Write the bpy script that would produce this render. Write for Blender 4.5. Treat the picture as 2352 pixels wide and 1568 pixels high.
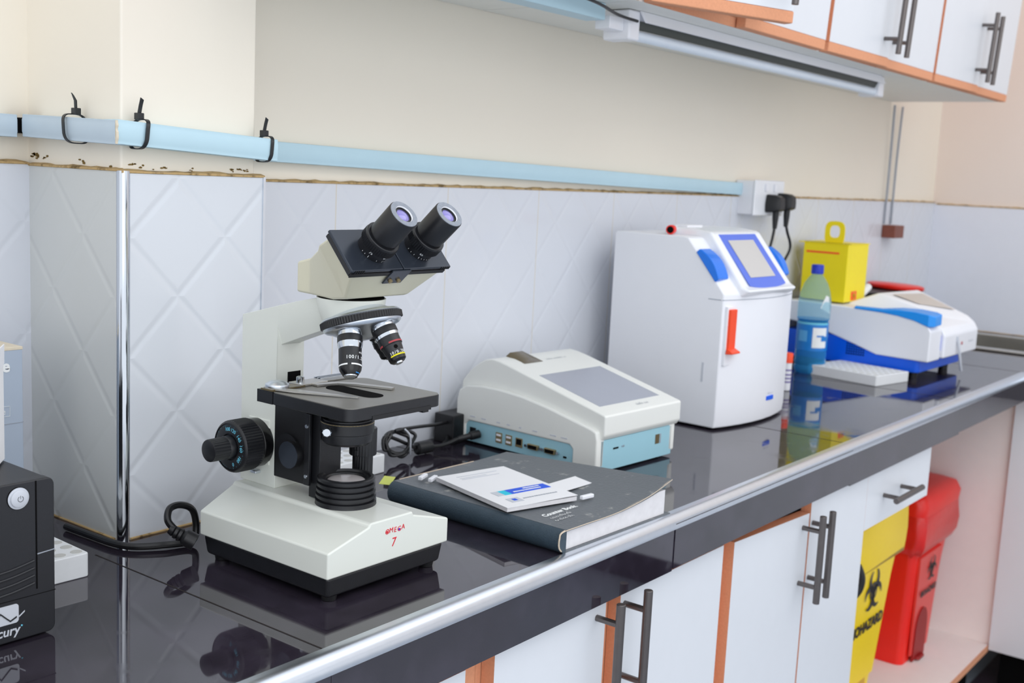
import bpy, bmesh, math, random
from mathutils import Vector, Matrix, Euler
random.seed(7)
for o in list(bpy.data.objects): bpy.data.objects.remove(o)
SC = bpy.context.scene
COL = SC.collection
T = 0.88            # height of the worktop

# ------------------------------------------------------------------ camera
cam_data = bpy.data.cameras.new('camera')
cam = bpy.data.objects.new('camera', cam_data); COL.objects.link(cam)
RX = (0.61243648, 0.08426936, -0.78601541)
RY = (-0.78905053, 0.12575777, -0.60131875)
RZ = (0.04817479, 0.98847542, 0.14351143)
cam.matrix_world = Matrix(((RX[0], RX[1], RX[2], 0), (RY[0], RY[1], RY[2], 0), (RZ[0], RZ[1], RZ[2], 1.318), (0, 0, 0, 1)))
cam_data.sensor_width = 36; cam_data.lens = 40.546
cam_data.clip_start = 0.05; cam_data.clip_end = 60
cam_data.dof.use_dof = True; cam_data.dof.focus_distance = 1.20; cam_data.dof.aperture_fstop = 9.0
SC.camera = cam

# ------------------------------------------------------------------ light
w = bpy.data.worlds.new('world'); SC.world = w; w.use_nodes = True
bg = w.node_tree.nodes['Background']
bg.inputs[0].default_value = (0.90, 0.94, 1.0, 1); bg.inputs[1].default_value = 1.0
def area(name, loc, rot, sx, sy, power, col=(1, 1, 1)):
    l = bpy.data.lights.new(name, 'AREA'); l.shape = 'RECTANGLE'; l.size = sx; l.size_y = sy
    l.energy = power; l.color = col
    o = bpy.data.objects.new(name, l); COL.objects.link(o); o.location = loc; o.rotation_euler = rot
    return o
area('ceiling_light', (1.9, -0.6, 2.75), (math.radians(22), 0, 0), 2.6, 1.3, 9, (1.0, 0.985, 0.96))
area('fill_light', (-0.9, -1.9, 1.7), (math.radians(82), 0, math.radians(-40)), 2.4, 1.7, 11, (0.97, 0.98, 1.0))  # added fill lamp on the camera side, brightens front and left faces
SC.view_settings.view_transform = 'Standard'; SC.view_settings.look = 'None'
SC.view_settings.exposure = 0.38; SC.view_settings.gamma = 1.0
SC.view_settings.use_curve_mapping = False

# ------------------------------------------------------------------ materials
def s2l(c):
    c = c / 255.0
    return c / 12.92 if c <= 0.04045 else ((c + 0.055) / 1.055) ** 2.4
def rgb(c): return (s2l(c[0]), s2l(c[1]), s2l(c[2]), 1)
def mat(name, col, rough=0.5, metal=0.0, spec=0.5, var=0.04, scale=30.0, bump=0.0, bscale=200.0, trans=0.0, ior=1.5, emit=None, coat=0.0, alpha=1.0):
    m = bpy.data.materials.new(name); m.use_nodes = True
    nt = m.node_tree; b = nt.nodes['Principled BSDF']
    b.inputs['Roughness'].default_value = rough; b.inputs['Metallic'].default_value = metal
    b.inputs['Specular IOR Level'].default_value = spec; b.inputs['IOR'].default_value = ior
    b.inputs['Transmission Weight'].default_value = trans; b.inputs['Coat Weight'].default_value = coat
    b.inputs['Alpha'].default_value = alpha
    tc = nt.nodes.new('ShaderNodeTexCoord')
    n = nt.nodes.new('ShaderNodeTexNoise'); n.inputs['Scale'].default_value = scale; n.inputs['Detail'].default_value = 4
    nt.links.new(tc.outputs['Object'], n.inputs['Vector'])
    mr = nt.nodes.new('ShaderNodeMapRange'); mr.inputs[3].default_value = 1 - var; mr.inputs[4].default_value = 1 + var
    nt.links.new(n.outputs['Fac'], mr.inputs[0])
    mx = nt.nodes.new('ShaderNodeVectorMath'); mx.operation = 'SCALE'
    mx.inputs[0].default_value = rgb(col)[:3]
    nt.links.new(mr.outputs[0], mx.inputs['Scale'])
    nt.links.new(mx.outputs[0], b.inputs['Base Color'])
    if bump:
        n2 = nt.nodes.new('ShaderNodeTexNoise'); n2.inputs['Scale'].default_value = bscale; n2.inputs['Detail'].default_value = 5
        nt.links.new(tc.outputs['Object'], n2.inputs['Vector'])
        bp = nt.nodes.new('ShaderNodeBump'); bp.inputs['Strength'].default_value = bump; bp.inputs['Distance'].default_value = 0.002
        nt.links.new(n2.outputs['Fac'], bp.inputs['Height']); nt.links.new(bp.outputs[0], b.inputs['Normal'])
    return m
def N(nt, t, op=None, **kw):
    n = nt.nodes.new(t)
    if op: n.operation = op
    for k, v in kw.items(): n.inputs[int(k[1:])].default_value = v
    return n
def math_(nt, op, a, b=None, c=None):
    n = nt.nodes.new('ShaderNodeMath'); n.operation = op
    for i, x in enumerate((a, b, c)):
        if x is None: continue
        if isinstance(x, (int, float)): n.inputs[i].default_value = x
        else: nt.links.new(x, n.inputs[i])
    return n.outputs[0]
def tile_mat(name, axis, a0, z0, pa, pz, base=(214, 219, 226), seams=None, strength=0.52, gw=0.075):
    """glossy white wall tile with embossed diamond lattice; axis = 0 (x) or 1 (y)"""
    m = mat(name, base, rough=0.16, var=0.02, scale=6)
    nt = m.node_tree; b = nt.nodes['Principled BSDF']
    tc = nt.nodes.new('ShaderNodeTexCoord'); sp = nt.nodes.new('ShaderNodeSeparateXYZ')
    nt.links.new(tc.outputs['Object'], sp.inputs[0])
    h = math_(nt, 'DIVIDE', math_(nt, 'SUBTRACT', sp.outputs[axis], a0), pa)
    v = math_(nt, 'DIVIDE', math_(nt, 'SUBTRACT', sp.outputs[2], z0), pz)
    def groove(e):
        d = math_(nt, 'ABSOLUTE', math_(nt, 'SUBTRACT', math_(nt, 'FRACT', math_(nt, 'ADD', e, 100.5)), 0.5))
        r = nt.nodes.new('ShaderNodeMapRange'); r.interpolation_type = 'SMOOTHSTEP'
        nt.links.new(d, r.inputs[0]); r.inputs[1].default_value = 0.0; r.inputs[2].default_value = gw
        r.inputs[3].default_value = 0.0; r.inputs[4].default_value = 1.0
        return r.outputs[0]
    g = math_(nt, 'MINIMUM', groove(math_(nt, 'ADD', h, v)), groove(math_(nt, 'SUBTRACT', h, v)))
    bp = nt.nodes.new('ShaderNodeBump'); bp.inputs['Strength'].default_value = strength; bp.inputs['Distance'].default_value = 0.0016
    nt.links.new(g, bp.inputs['Height']); nt.links.new(bp.outputs[0], b.inputs['Normal'])
    if seams:
        sx0, sw = seams
        d = math_(nt, 'ABSOLUTE', math_(nt, 'SUBTRACT', math_(nt, 'FRACT', math_(nt, 'ADD', math_(nt, 'DIVIDE', math_(nt, 'SUBTRACT', sp.outputs[axis], sx0), sw), 100.5)), 0.5))
        k = math_(nt, 'LESS_THAN', d, 0.0035)
        mix = nt.nodes.new('ShaderNodeMix'); mix.data_type = 'RGBA'
        src = b.inputs['Base Color'].links[0].from_socket
        nt.links.new(k, mix.inputs[0]); nt.links.new(src, mix.inputs[6]); mix.inputs[7].default_value = rgb((214, 206, 190))
        nt.links.new(mix.outputs[2], b.inputs['Base Color'])
    return m
def stained(name, col, stain, lo, hi, scale, rough=0.6, bump=0.15, bscale=40):
    m = mat(name, col, rough=rough, var=0.03, scale=3, bump=bump, bscale=bscale)
    nt = m.node_tree; b = nt.nodes['Principled BSDF']
    tc = nt.nodes.new('ShaderNodeTexCoord'); n = nt.nodes.new('ShaderNodeTexNoise'); n.inputs['Scale'].default_value = scale
    n.inputs['Detail'].default_value = 6; n.inputs['Roughness'].default_value = 0.65
    nt.links.new(tc.outputs['Object'], n.inputs['Vector'])
    r = nt.nodes.new('ShaderNodeMapRange'); r.inputs[1].default_value = lo; r.inputs[2].default_value = hi
    nt.links.new(n.outputs['Fac'], r.inputs[0])
    mix = nt.nodes.new('ShaderNodeMix'); mix.data_type = 'RGBA'
    src = b.inputs['Base Color'].links[0].from_socket
    nt.links.new(r.outputs[0], mix.inputs[0]); nt.links.new(src, mix.inputs[6]); mix.inputs[7].default_value = rgb(stain)
    nt.links.new(mix.outputs[2], b.inputs['Base Color'])
    return m
M_paint = stained('cream_paint', (242, 234, 219), (205, 170, 120), 0.74, 0.86, 5.0, rough=0.42, bump=0.25, bscale=18)
M_paint_far = stained('pinkish_cream_paint', (238, 225, 215), (196, 150, 100), 0.74, 0.86, 5.0, rough=0.5, bump=0.2, bscale=18)
M_tile_front = tile_mat('tile_pillar_front', 0, 0.820, T + 0.279 + 0.0, 0.1335, 0.1355, (218, 222, 228))
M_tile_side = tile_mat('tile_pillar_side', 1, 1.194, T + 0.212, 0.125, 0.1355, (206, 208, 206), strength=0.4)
M_tile_back = tile_mat('tile_back_wall', 0, 1.415, T + 0.151, 0.123, 0.1355, (218, 221, 228), (1.173, 0.2465), strength=0.34)
M_tile_far = mat('tile_far_wall', (232, 236, 246), rough=0.2, var=0.02)
M_dirt = stained('stained_grout', (190, 160, 112), (112, 90, 50), 0.50, 0.66, 60, rough=0.9)
M_mould = mat('brown_grime', (120, 96, 48), rough=0.95, var=0.35, scale=200)
M_chrome = mat('polished_steel', (205, 210, 216), rough=0.10, metal=1.0, var=0.03)
M_alu = mat('brushed_aluminium', (218, 224, 232), rough=0.28, metal=1.0, var=0.05, scale=90)
M_granite = stained('black_polished_tile', (40, 35, 44), (60, 54, 66), 0.45, 0.75, 9, rough=0.045, bump=0.0)
M_granite.node_tree.nodes['Principled BSDF'].inputs['IOR'].default_value = 1.82
def smudges(m, lo, hi, sc_):
    nt = m.node_tree; tc = nt.nodes.new('ShaderNodeTexCoord'); n = nt.nodes.new('ShaderNodeTexNoise'); n.inputs['Scale'].default_value = sc_; n.inputs['Detail'].default_value = 3
    nt.links.new(tc.outputs['Object'], n.inputs['Vector']); r = nt.nodes.new('ShaderNodeMapRange')
    r.inputs[1].default_value = 0.56; r.inputs[2].default_value = 0.72; r.inputs[3].default_value = lo; r.inputs[4].default_value = hi
    nt.links.new(n.outputs['Fac'], r.inputs[0]); nt.links.new(r.outputs[0], nt.nodes['Principled BSDF'].inputs['Roughness'])
smudges(M_granite, 0.035, 0.16, 22)
M_joint = mat('dark_tile_joint', (24, 16, 14), rough=0.8)
M_white_lam = mat('white_laminate', (226, 229, 234), rough=0.35, var=0.015)
M_under = mat('grey_white_board', (240, 240, 234), rough=0.6, var=0.03)
M_chip = mat('raw_chipboard_edge', (226, 158, 120), rough=0.85, var=0.10, scale=260, bump=0.3)
M_inside = mat('cabinet_inside', (244, 236, 232), rough=0.5, var=0.03)
M_handle = mat('brushed_dark_steel', (112, 106, 104), rough=0.34, metal=0.9, var=0.08, scale=120)
M_duct = mat('pale_blue_plastic', (190, 220, 232), rough=0.45, var=0.03)
M_duct_old = mat('greyish_blue_plastic', (188, 204, 216), rough=0.5, var=0.05)
M_black = mat('black_plastic', (20, 20, 23), rough=0.42, var=0.15, scale=60)
M_blackgloss = mat('glossy_black', (14, 14, 16), rough=0.22, var=0.1)
M_blackmetal = mat('black_painted_metal', (26, 27, 31), rough=0.36, var=0.2, scale=90, bump=0.05, bscale=900)
M_plate = mat('blueblack_metal', (52, 58, 68), rough=0.24, var=0.12, scale=25, metal=0.3)
M_stage = mat('worn_black_metal', (140, 138, 132), rough=0.36, var=0.12, scale=25, metal=0.35)
M_cream = mat('cream_enamel', (226, 229, 221), rough=0.30, var=0.015, scale=12)
M_cream_y = mat('yellowed_enamel', (218, 214, 190), rough=0.34, var=0.03, scale=12)
M_lens = mat('coated_glass', (120, 110, 190), rough=0.03, var=0.1, spec=1.0, coat=1.0)
M_whitepr = mat('white_print', (238, 240, 240), rough=0.6)
M_blueprint = mat('pale_blue_print', (110, 200, 226), rough=0.6)
M_redink = mat('red_ink', (222, 28, 50), rough=0.6, var=0.2, scale=400)
M_blueink = mat('blue_ink', (90, 50, 190), rough=0.6)
M_yellowp = mat('yellow_print', (232, 220, 20), rough=0.5)
M_redp = mat('dull_red_print', (176, 60, 66), rough=0.5)
M_bluep = mat('bright_blue_print', (30, 140, 220), rough=0.5)
M_white = mat('white_plastic', (240, 241, 246), rough=0.35, var=0.01)
M_whitesh = mat('glossy_white_plastic', (240, 242, 246), rough=0.18, var=0.01)
M_offw = mat('offwhite_plastic', (232, 233, 228), rough=0.35, var=0.01)
M_teal = mat('light_blue_plastic', (158, 204, 218), rough=0.42, var=0.02)
M_lcd = mat('grey_screen', (162, 166, 178), rough=0.16, var=0.02)
M_lcd2 = mat('beige_screen', (200, 198, 196), rough=0.2, var=0.02)
M_blue = mat('periwinkle_blue', (84, 116, 222), rough=0.35, var=0.03)
M_blue2 = mat('sky_blue_gloss', (20, 120, 232), rough=0.22, var=0.04)
M_blue3 = mat('royal_blue_plastic', (0, 94, 232), rough=0.33, var=0.05)
M_blue4 = mat('blue_handle', (24, 150, 244), rough=0.25, var=0.03)
M_orange = mat('orange_red_plastic', (250, 74, 26), rough=0.4, var=0.04)
M_red = mat('red_plastic', (240, 34, 22), rough=0.34, var=0.08, scale=14)
M_redfilm = mat('red_liner', (224, 34, 30), rough=0.28, var=0.15, scale=30, bump=0.6, bscale=26)
M_yellow = mat('yellow_board', (246, 224, 0), rough=0.45, var=0.05, scale=10)
M_yellowbin = mat('yellow_plastic', (250, 214, 4), rough=0.36, var=0.05, scale=8)
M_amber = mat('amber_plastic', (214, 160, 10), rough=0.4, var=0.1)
M_ups = mat('matt_black_plastic', (30, 31, 36), rough=0.38, var=0.12, scale=50, bump=0.08, bscale=1500)
M_paper = mat('white_paper', (236, 236, 238), rough=0.7, var=0.015)
M_pages = mat('page_edges', (222, 220, 222), rough=0.8, var=0.10, scale=120)
M_leather = stained('black_leatherette', (98, 103, 108), (176, 176, 172), 0.60, 0.74, 42, rough=0.42, bump=0.35, bscale=260)
M_spine = mat('black_spine_cloth', (54, 70, 82), rough=0.48, var=0.2, scale=80, bump=0.3, bscale=500)
M_fray = mat('frayed_board', (206, 190, 170), rough=0.9, var=0.2, scale=90)
M_cyan = mat('cyan_ink', (0, 200, 226), rough=0.5)
M_royal = mat('royal_blue_ink', (10, 84, 224), rough=0.5)
M_greyink = mat('grey_ink', (160, 166, 176), rough=0.6)
M_ltgrey = mat('light_grey_ink', (200, 204, 212), rough=0.6)
M_foam = mat('white_foam', (234, 236, 238), rough=0.6, var=0.03, scale=120)
M_pit = mat('foam_pit', (200, 200, 196), rough=0.7)
M_carton = mat('grey_blue_carton', (172, 184, 200), rough=0.6, var=0.03)
M_cartonedge = mat('torn_carton_edge', (222, 210, 188), rough=0.85, var=0.1, scale=80)
M_brown = mat('brown_bakelite', (128, 72, 56), rough=0.5, var=0.2, scale=60)
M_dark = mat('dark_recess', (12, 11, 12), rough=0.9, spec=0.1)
M_brass = mat('dull_brass', (168, 150, 112), rough=0.4, metal=0.7, var=0.2, scale=200)
M_rubber = mat('black_cable', (22, 22, 24), rough=0.32, var=0.1)
M_tie = mat('black_nylon', (26, 30, 34), rough=0.38, var=0.1)
M_pet = mat('clear_pale_blue_pet', (190, 226, 240), rough=0.04, trans=0.78, ior=1.04, var=0.0)
M_petblue = mat('clear_blue_pet', (70, 164, 224), rough=0.05, trans=0.6, ior=1.05, var=0.0)
M_capblue = mat('navy_cap', (10, 50, 190), rough=0.35, var=0.05)
M_label = mat('blue_label', (20, 124, 206), rough=0.35, var=0.15, scale=60)
M_floor_d = mat('dark_floor_tile', (58, 46, 60), rough=0.3, var=0.1)
M_floor = mat('grey_floor_tile', (150, 160, 172), rough=0.3, var=0.06)
M_steel = mat('sink_steel', (196, 194, 188), rough=0.28, metal=0.9, var=0.05, scale=60)
M_lime = mat('lime_paper', (206, 214, 110), rough=0.7)
M_tan = mat('smoky_brown_plastic', (96, 84, 58), rough=0.2, var=0.1)
M_tube = mat('lamp_tube_glass', (226, 236, 246), rough=0.3)

# ------------------------------------------------------------------ mesh helpers
class MB:
    def __init__(s): s.b = bmesh.new()
    def faces(s, vs, fs, m=0):
        bv = [s.b.verts.new(v) for v in vs]
        for f in fs:
            try: fc = s.b.faces.new([bv[i] for i in f]); fc.material_index = m
            except ValueError: pass
        return s
    def box(s, x0, x1, y0, y1, z0, z1, m=0):
        return s.faces([(x0, y0, z0), (x1, y0, z0), (x1, y1, z0), (x0, y1, z0), (x0, y0, z1), (x1, y0, z1), (x1, y1, z1), (x0, y1, z1)],
                       [(0, 3, 2, 1), (4, 5, 6, 7), (0, 1, 5, 4), (1, 2, 6, 5), (2, 3, 7, 6), (3, 0, 4, 7)], m)
    def loft(s, rings, m=0, cap=True, closed=True):
        n = len(rings[0]); vs = [v for r in rings for v in r]; fs = []
        for k in range(len(rings) - 1):
            for i in range(n if closed else n - 1):
                j = (i + 1) % n
                fs.append((k * n + i, k * n + j, (k + 1) * n + j, (k + 1) * n + i))
        if cap and closed:
            fs.append(tuple(reversed(range(n)))); fs.append(tuple(range((len(rings) - 1) * n, len(rings) * n)))
        return s.faces(vs, fs, m)
    def prism(s, poly, ax, a0, a1, m=0):
        def p(q, a):
            if ax == 'x': return (a, q[0], q[1])
            if ax == 'y': return (q[0], a, q[1])
            return (q[0], q[1], a)
        return s.loft([[p(q, a0) for q in poly], [p(q, a1) for q in poly]], m)
    def lathe(s, prof, o=(0, 0, 0), ax=(0, 0, 1), n=40, m=0, cap=True, rib=0.0):
        """prof rows (radius, height[, ribbed])"""
        o = Vector(o); ax = Vector(ax).normalized()
        e1 = ax.orthogonal().normalized(); e2 = ax.cross(e1)
        rings = []
        for row in prof:
            r, h = row[0], row[1]; rb = len(row) > 2 and row[2]
            ring = []
            for i in range(n):
                a = 2 * math.pi * i / n; rr = r - (rib if rb and i % 2 else 0)
                ring.append(tuple(o + ax * h + (e1 * math.cos(a) + e2 * math.sin(a)) * rr))
            rings.append(ring)
        return s.loft(rings, m, cap)
    def cyl(s, p0, p1, r0, r1=None, n=24, m=0):
        p0 = Vector(p0); p1 = Vector(p1)
        return s.lathe([(r0, 0), (r1 if r1 is not None else r0, (p1 - p0).length)], p0, p1 - p0, n, m)
    def tube(s, pts, r, n=10, m=0, sub=6, cap=True):
        P = [Vector(p) for p in pts]
        if len(P) > 2 and sub > 1:
            Q = []
            for i in range(len(P) - 1):
                p0 = P[max(i - 1, 0)]; p1 = P[i]; p2 = P[i + 1]; p3 = P[min(i + 2, len(P) - 1)]
                for k in range(sub):
                    t = k / sub
                    Q.append(0.5 * ((2 * p1) + (-p0 + p2) * t + (2 * p0 - 5 * p1 + 4 * p2 - p3) * t * t + (-p0 + 3 * p1 - 3 * p2 + p3) * t ** 3))
            Q.append(P[-1]); P = Q
        rings = []; up = None
        for i, p in enumerate(P):
            d = (P[min(i + 1, len(P) - 1)] - P[max(i - 1, 0)])
            if d.length < 1e-9: d = Vector((0, 0, 1))
            d.normalize()
            up = d.orthogonal().normalized() if up is None else (up - d * up.dot(d)).normalized()
            e = d.cross(up)
            rings.append([tuple(p + (up * math.cos(2 * math.pi * k / n) + e * math.sin(2 * math.pi * k / n)) * r) for k in range(n)])
        return s.loft(rings, m, cap)
    def strip(s, pts, width_dir, w, th, m=0):
        """flat band following pts; width along width_dir, thickness th outward"""
        wd = Vector(width_dir).normalized() * (w / 2); rings = []
        P = [Vector(p) for p in pts]
        for i, p in enumerate(P):
            d = (P[min(i + 1, len(P) - 1)] - P[max(i - 1, 0)]).normalized(); nn = d.cross(wd).normalized() * th
            rings.append([tuple(p - wd), tuple(p + wd), tuple(p + wd + nn), tuple(p - wd + nn)])
        return s.loft(rings, m)
    def build(s, name, mats, parent=None, bevel=0.0, seg=2, ang=35, loc=None, rot=None, smooth=True):
        bmesh.ops.recalc_face_normals(s.b, faces=s.b.faces)
        me = bpy.data.meshes.new(name); s.b.to_mesh(me); s.b.free()
        for m in (mats if isinstance(mats, (list, tuple)) else [mats]): me.materials.append(m)
        if smooth:
            me.shade_smooth()
            me.set_sharp_from_angle(angle=math.radians(ang))
        o = bpy.data.objects.new(name, me); COL.objects.link(o)
        if parent: o.parent = parent
        if loc: o.location = loc
        if rot: o.rotation_euler = rot
        if bevel:
            bv = o.modifiers.new('bevel', 'BEVEL'); bv.width = bevel; bv.segments = seg; bv.limit_method = 'ANGLE'; bv.angle_limit = math.radians(ang)
            bv.harden_normals = True
        return o
def tag(o, label, cat, group=None, kind=None):
    o['label'] = label
    if cat: o['category'] = cat
    if group: o['group'] = group
    if kind: o['kind'] = kind
    return o
def thing(name, label, cat, loc=(0, 0, 0), rz=0.0, group=None):
    o = bpy.data.objects.new(name, None); COL.objects.link(o); o.empty_display_size = 0.05
    o.location = loc; o.rotation_euler = (0, 0, rz)
    return tag(o, label, cat, group)
def struct(o):
    o['kind'] = 'structure'; return o
def copy_tree(o, parent=None):
    c = o.copy(); COL.objects.link(c); c.parent = parent
    for ch in list(o.children): copy_tree(ch, c)
    return c
def text(body, size, m, o, xd, yd, parent, name='lettering', align='CENTER', ext=0.00015, shear=0.0, bold=0.0):
    cu = bpy.data.curves.new('t', 'FONT'); cu.body = body; cu.size = size; cu.align_x = align; cu.align_y = 'CENTER'
    cu.extrude = ext; cu.shear = shear; cu.offset = bold; cu.resolution_u = 3
    t = bpy.data.objects.new('t', cu); COL.objects.link(t)
    bpy.context.view_layer.update()
    dg = bpy.context.evaluated_depsgraph_get()
    me = bpy.data.meshes.new_from_object(t.evaluated_get(dg))
    bpy.data.objects.remove(t)
    me.materials.clear(); me.materials.append(m); me.name = name
    xd = Vector(xd).normalized(); yd = Vector(yd); zd = xd.cross(yd).normalized(); yd = zd.cross(xd)
    mt = Matrix.Translation(Vector(o)) @ Matrix((xd, yd, zd)).transposed().to_4x4()
    me.transform(mt)
    ob = bpy.data.objects.new(name, me); COL.objects.link(ob); ob.parent = parent
    return ob
def scribble(o, xd, yd, L, h, m, parent, name='printed_line', seed=1, bold=.3):
    """a line of small illegible print: short upright strokes in word groups"""
    rnd = random.Random(seed); o = Vector(o); xd = Vector(xd).normalized(); yd = Vector(yd).normalized(); zd = xd.cross(yd); mb = MB(); x = -L / 2
    while x < L / 2:
        w_ = h * rnd.uniform(.25, .55)
        if rnd.random() < .14: x += w_; continue
        hh = h * rnd.choice((.6, .6, 1.0)); t = h * bold * rnd.uniform(.5, .8)
        for (a, b, c_, d_) in ((0, t * .8, 0, hh), (0, w_, 0, t * .6), (0, w_, hh - t * .6, hh))[: rnd.choice((2, 3))]:
            mb.faces([tuple(o + xd * (x + p) + yd * (q - h / 2) + zd * .0002) for p, q in ((a, c_), (b, c_), (b, d_), (a, d_))], [(0, 1, 2, 3)])
        x += w_ + h * .16
    return mb.build(name, m, parent, smooth=False)
def biohazard(c, xd, yd, R, m, parent):
    """three horn rings around a centre ring, flat print"""
    c = Vector(c); xd = Vector(xd).normalized(); yd = Vector(yd).normalized(); zd = xd.cross(yd); mb = MB()
    def arc(cx, cy, r, w0, a0, a1, n=20):
        vs = []; fs = []
        for i in range(n + 1):
            t = i / n; a = a0 + (a1 - a0) * t; w_ = w0 * (0.25 + 0.75 * math.sin(math.pi * t)) if abs(a1 - a0) < 6 else w0
            for q in (r - w_ / 2, r + w_ / 2):
                vs.append(tuple(c + xd * (cx + q * math.cos(a)) + yd * (cy + q * math.sin(a)) + zd * 0.0004))
        for i in range(n): fs.append((2 * i, 2 * i + 1, 2 * i + 3, 2 * i + 2))
        mb.faces(vs, fs)
    for k in range(3):
        a = math.pi / 2 + k * 2 * math.pi / 3
        arc(0.55 * R * math.cos(a), 0.55 * R * math.sin(a), 0.48 * R, 0.30 * R, a - math.pi * 1.65 / 2 + math.pi, a + math.pi * 1.65 / 2 + math.pi)
    arc(0, 0, 0.36 * R, 0.13 * R, 0, 2 * math.pi)
    return mb.build('hazard_symbol', m, parent, smooth=False)

# ------------------------------------------------------------------ the room
# back wall (paint) behind tiles
struct(MB().box(0.76, 3.92, 1.240, 1.36, 0, 2.7).build('wall_back', M_paint))
struct(MB().box(-1.5, 0.76, 1.316, 1.46, 0, 2.7).build('wall_back_left', M_paint))
struct(MB().box(-1.5, 0.745, 1.3060, 1.3162, T, T + 0.424).build('wall_back_left_tiles', M_tile_back))
struct(MB().box(0.945, 3.84, 1.2300, 1.2402, T, T + 0.4135).build('wall_back_tiles', M_tile_back))
struct(MB().box(3.85, 3.97, -3.0, 1.24, 0, 2.7).build('wall_right', M_paint_far))
struct(MB().box(3.840, 3.8502, -0.6, 1.23, T + 0.012, T + 0.408).build('wall_right_tiles', M_tile_far))
struct(MB().box(-1.5, 3.9, -3.0, 1.3, -0.05, 0.0).build('floor', M_floor))
# pillar
struct(MB().box(0.750, 0.937, 1.127, 1.33, T + 0.40, 2.7).build('wall_pillar', M_paint, bevel=0.003))
struct(MB().box(0.753, 0.943, 1.119, 1.33, 0, T + 0.421).build('wall_pillar_front_tiles', M_tile_front))
struct(MB().box(0.745, 0.7531, 1.128, 1.308, T, T + 0.421).build('wall_pillar_side_tiles', M_tile_side))
mb = MB(); mb.lathe([(0.0075, 0), (0.0075, 0.421)], (0.7515, 1.1245, T), (0, 0, 1), 20)
struct(mb.build('trim_1', M_chrome))
struct(MB().box(0.943, 0.9465, 1.117, 1.124, T, T + 0.4195).build('trim_2', M_alu))
# stained ledge on top of tiles
def ledge(name, x0, x1, y0, y1, z):
    mb = MB(); n = max(3, int((abs(x1 - x0) + abs(y1 - y0)) / 0.012)); rings = []
    for i in range(n + 1):
        t = i / n; x = x0 + (x1 - x0) * t; y = y0 + (y1 - y0) * t
        dx, dy = (0, -1) if abs(x1 - x0) > abs(y1 - y0) else (-1, 0)
        h = 0.0012 + random.uniform(-0.0008, 0.0014); q = random.uniform(0.0, 0.0012)
        rings.append([(x, y, z - 0.002), (x + dx * (0.001 + q), y + dy * (0.001 + q), z - 0.0015), (x + dx * (0.0008 + q), y + dy * (0.0008 + q), z + h * 0.4), (x - dx * 0.007, y - dy * 0.007, z + h + 0.001), (x - dx * 0.007, y - dy * 0.007, z - 0.002)])
    mb.loft(rings); return struct(mb.build(name, M_dirt))
ledge('trim_3', 0.746, 0.946, 1.119, 1.119, T + 0.4205)
ledge('trim_4', 0.745, 0.745, 1.125, 1.306, T + 0.4220)
ledge('trim_5', 0.946, 3.84, 1.230, 1.230, T + 0.4135)
ledge('trim_6', 0.20, 0.745, 1.306, 1.306, T + 0.4235)
ledge('trim_7', 3.840, 3.840, 1.225, -0.5, T + 0.408)
ledge('trim_8', 3.840, 3.840, 1.225, -0.5, T + 0.012)
# grime specks above the ledge
def grime(x, y, z, w_, h_, axis):
    mb = MB(); n = 9; vs = []
    for i in range(n):
        a = 2 * math.pi * i / n; r = random.uniform(0.6, 1.1)
        p, q = math.cos(a) * r * w_ / 2, math.sin(a) * r * h_ / 2
        vs.append((x + p, y, z + q) if axis == 'x' else (x, y + p, z + q))
    off = (0, -0.0006, 0) if axis == 'x' else (-0.0006, 0, 0)
    mb.loft([vs, [tuple(v[i] + off[i] for i in range(3)) for v in vs]])
    return struct(mb.build('wall_stain', M_mould, smooth=False))
for k in range(26):
    cx_, cz_ = random.choice(((0.768, .4262), (0.925, .4262), (0.85, .4242), (0.912, .4250), (0.80, .4240)))
    grime(cx_ + random.uniform(-.012, .012), 1.1268, T + cz_ + random.uniform(-.001, .0028), random.uniform(.0015, .006), random.uniform(.001, .003), 'x')
for k in range(20):
    cy_, cz_ = random.choice(((1.302, .4320), (1.300, .4300), (1.276, .4300), (1.145, .4252), (1.20, .4262)))
    grime(cy_ + random.uniform(-.008, .008), 0, 0, 0, 0, 'y') if False else grime(0.7498, min(1.312, cy_ + random.uniform(-.008, .008)), T + cz_ + random.uniform(-.001, .005), random.uniform(.003, .008), random.uniform(.001, .004), 'y')
# bubbled paint patch is in the paint bump; caulk bead between pillar and worktop
struct(MB().tube([(0.9, 1.1185, T + .001), (0.83, 1.1185, T + .001), (0.757, 1.1185, T + .001)], 0.0016, 6).build('trim_9', M_dirt))
struct(MB().tube([(0.744, 1.130, T + .001), (0.744, 1.22, T + .001), (0.743, 1.304, T + .001)], 0.0014, 6).build('trim_10', M_dirt))

# ------------------------------------------------------------------ worktop
wt = thing('worktop', 'long black polished tile worktop with metal nosing under the whole row of instruments', 'worktop', (0, 0, 0))
mb = MB()
mb.box(-0.6, 0.750, 0.727, 1.3055, T - 0.03, T)
mb.box(0.750, 3.46, 0.727, 1.2295, T - 0.03, T)
mb.box(3.46, 3.838, 1.08, 1.2295, T - 0.03, T)
mb.box(3.80, 3.838, 0.2, 1.08, T - 0.03, T)
mb.box(3.11, 3.46, -1.2, 0.727, T - 0.03, T)
mb.box(3.46, 3.838, -1.2, 0.2, T - 0.03, T)
top = mb.build('slab', M_granite, wt)
mb = MB()
xs = [-0.52, 0.086, 0.693, 1.312, 1.93, 2.55, 3.11]
for i in range(len(xs) - 1):
    dz = 0.0016 * ((i % 2) * 2 - 1); dy = 0.0006 * ((i % 3) - 1)
    mb.box(xs[i] + 0.0006, xs[i + 1] - 0.0006, 0.7165 + dy, 0.727, T - 0.0725 + dz, T - 0.009)
mb.build('fascia', M_granite, wt)
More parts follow.
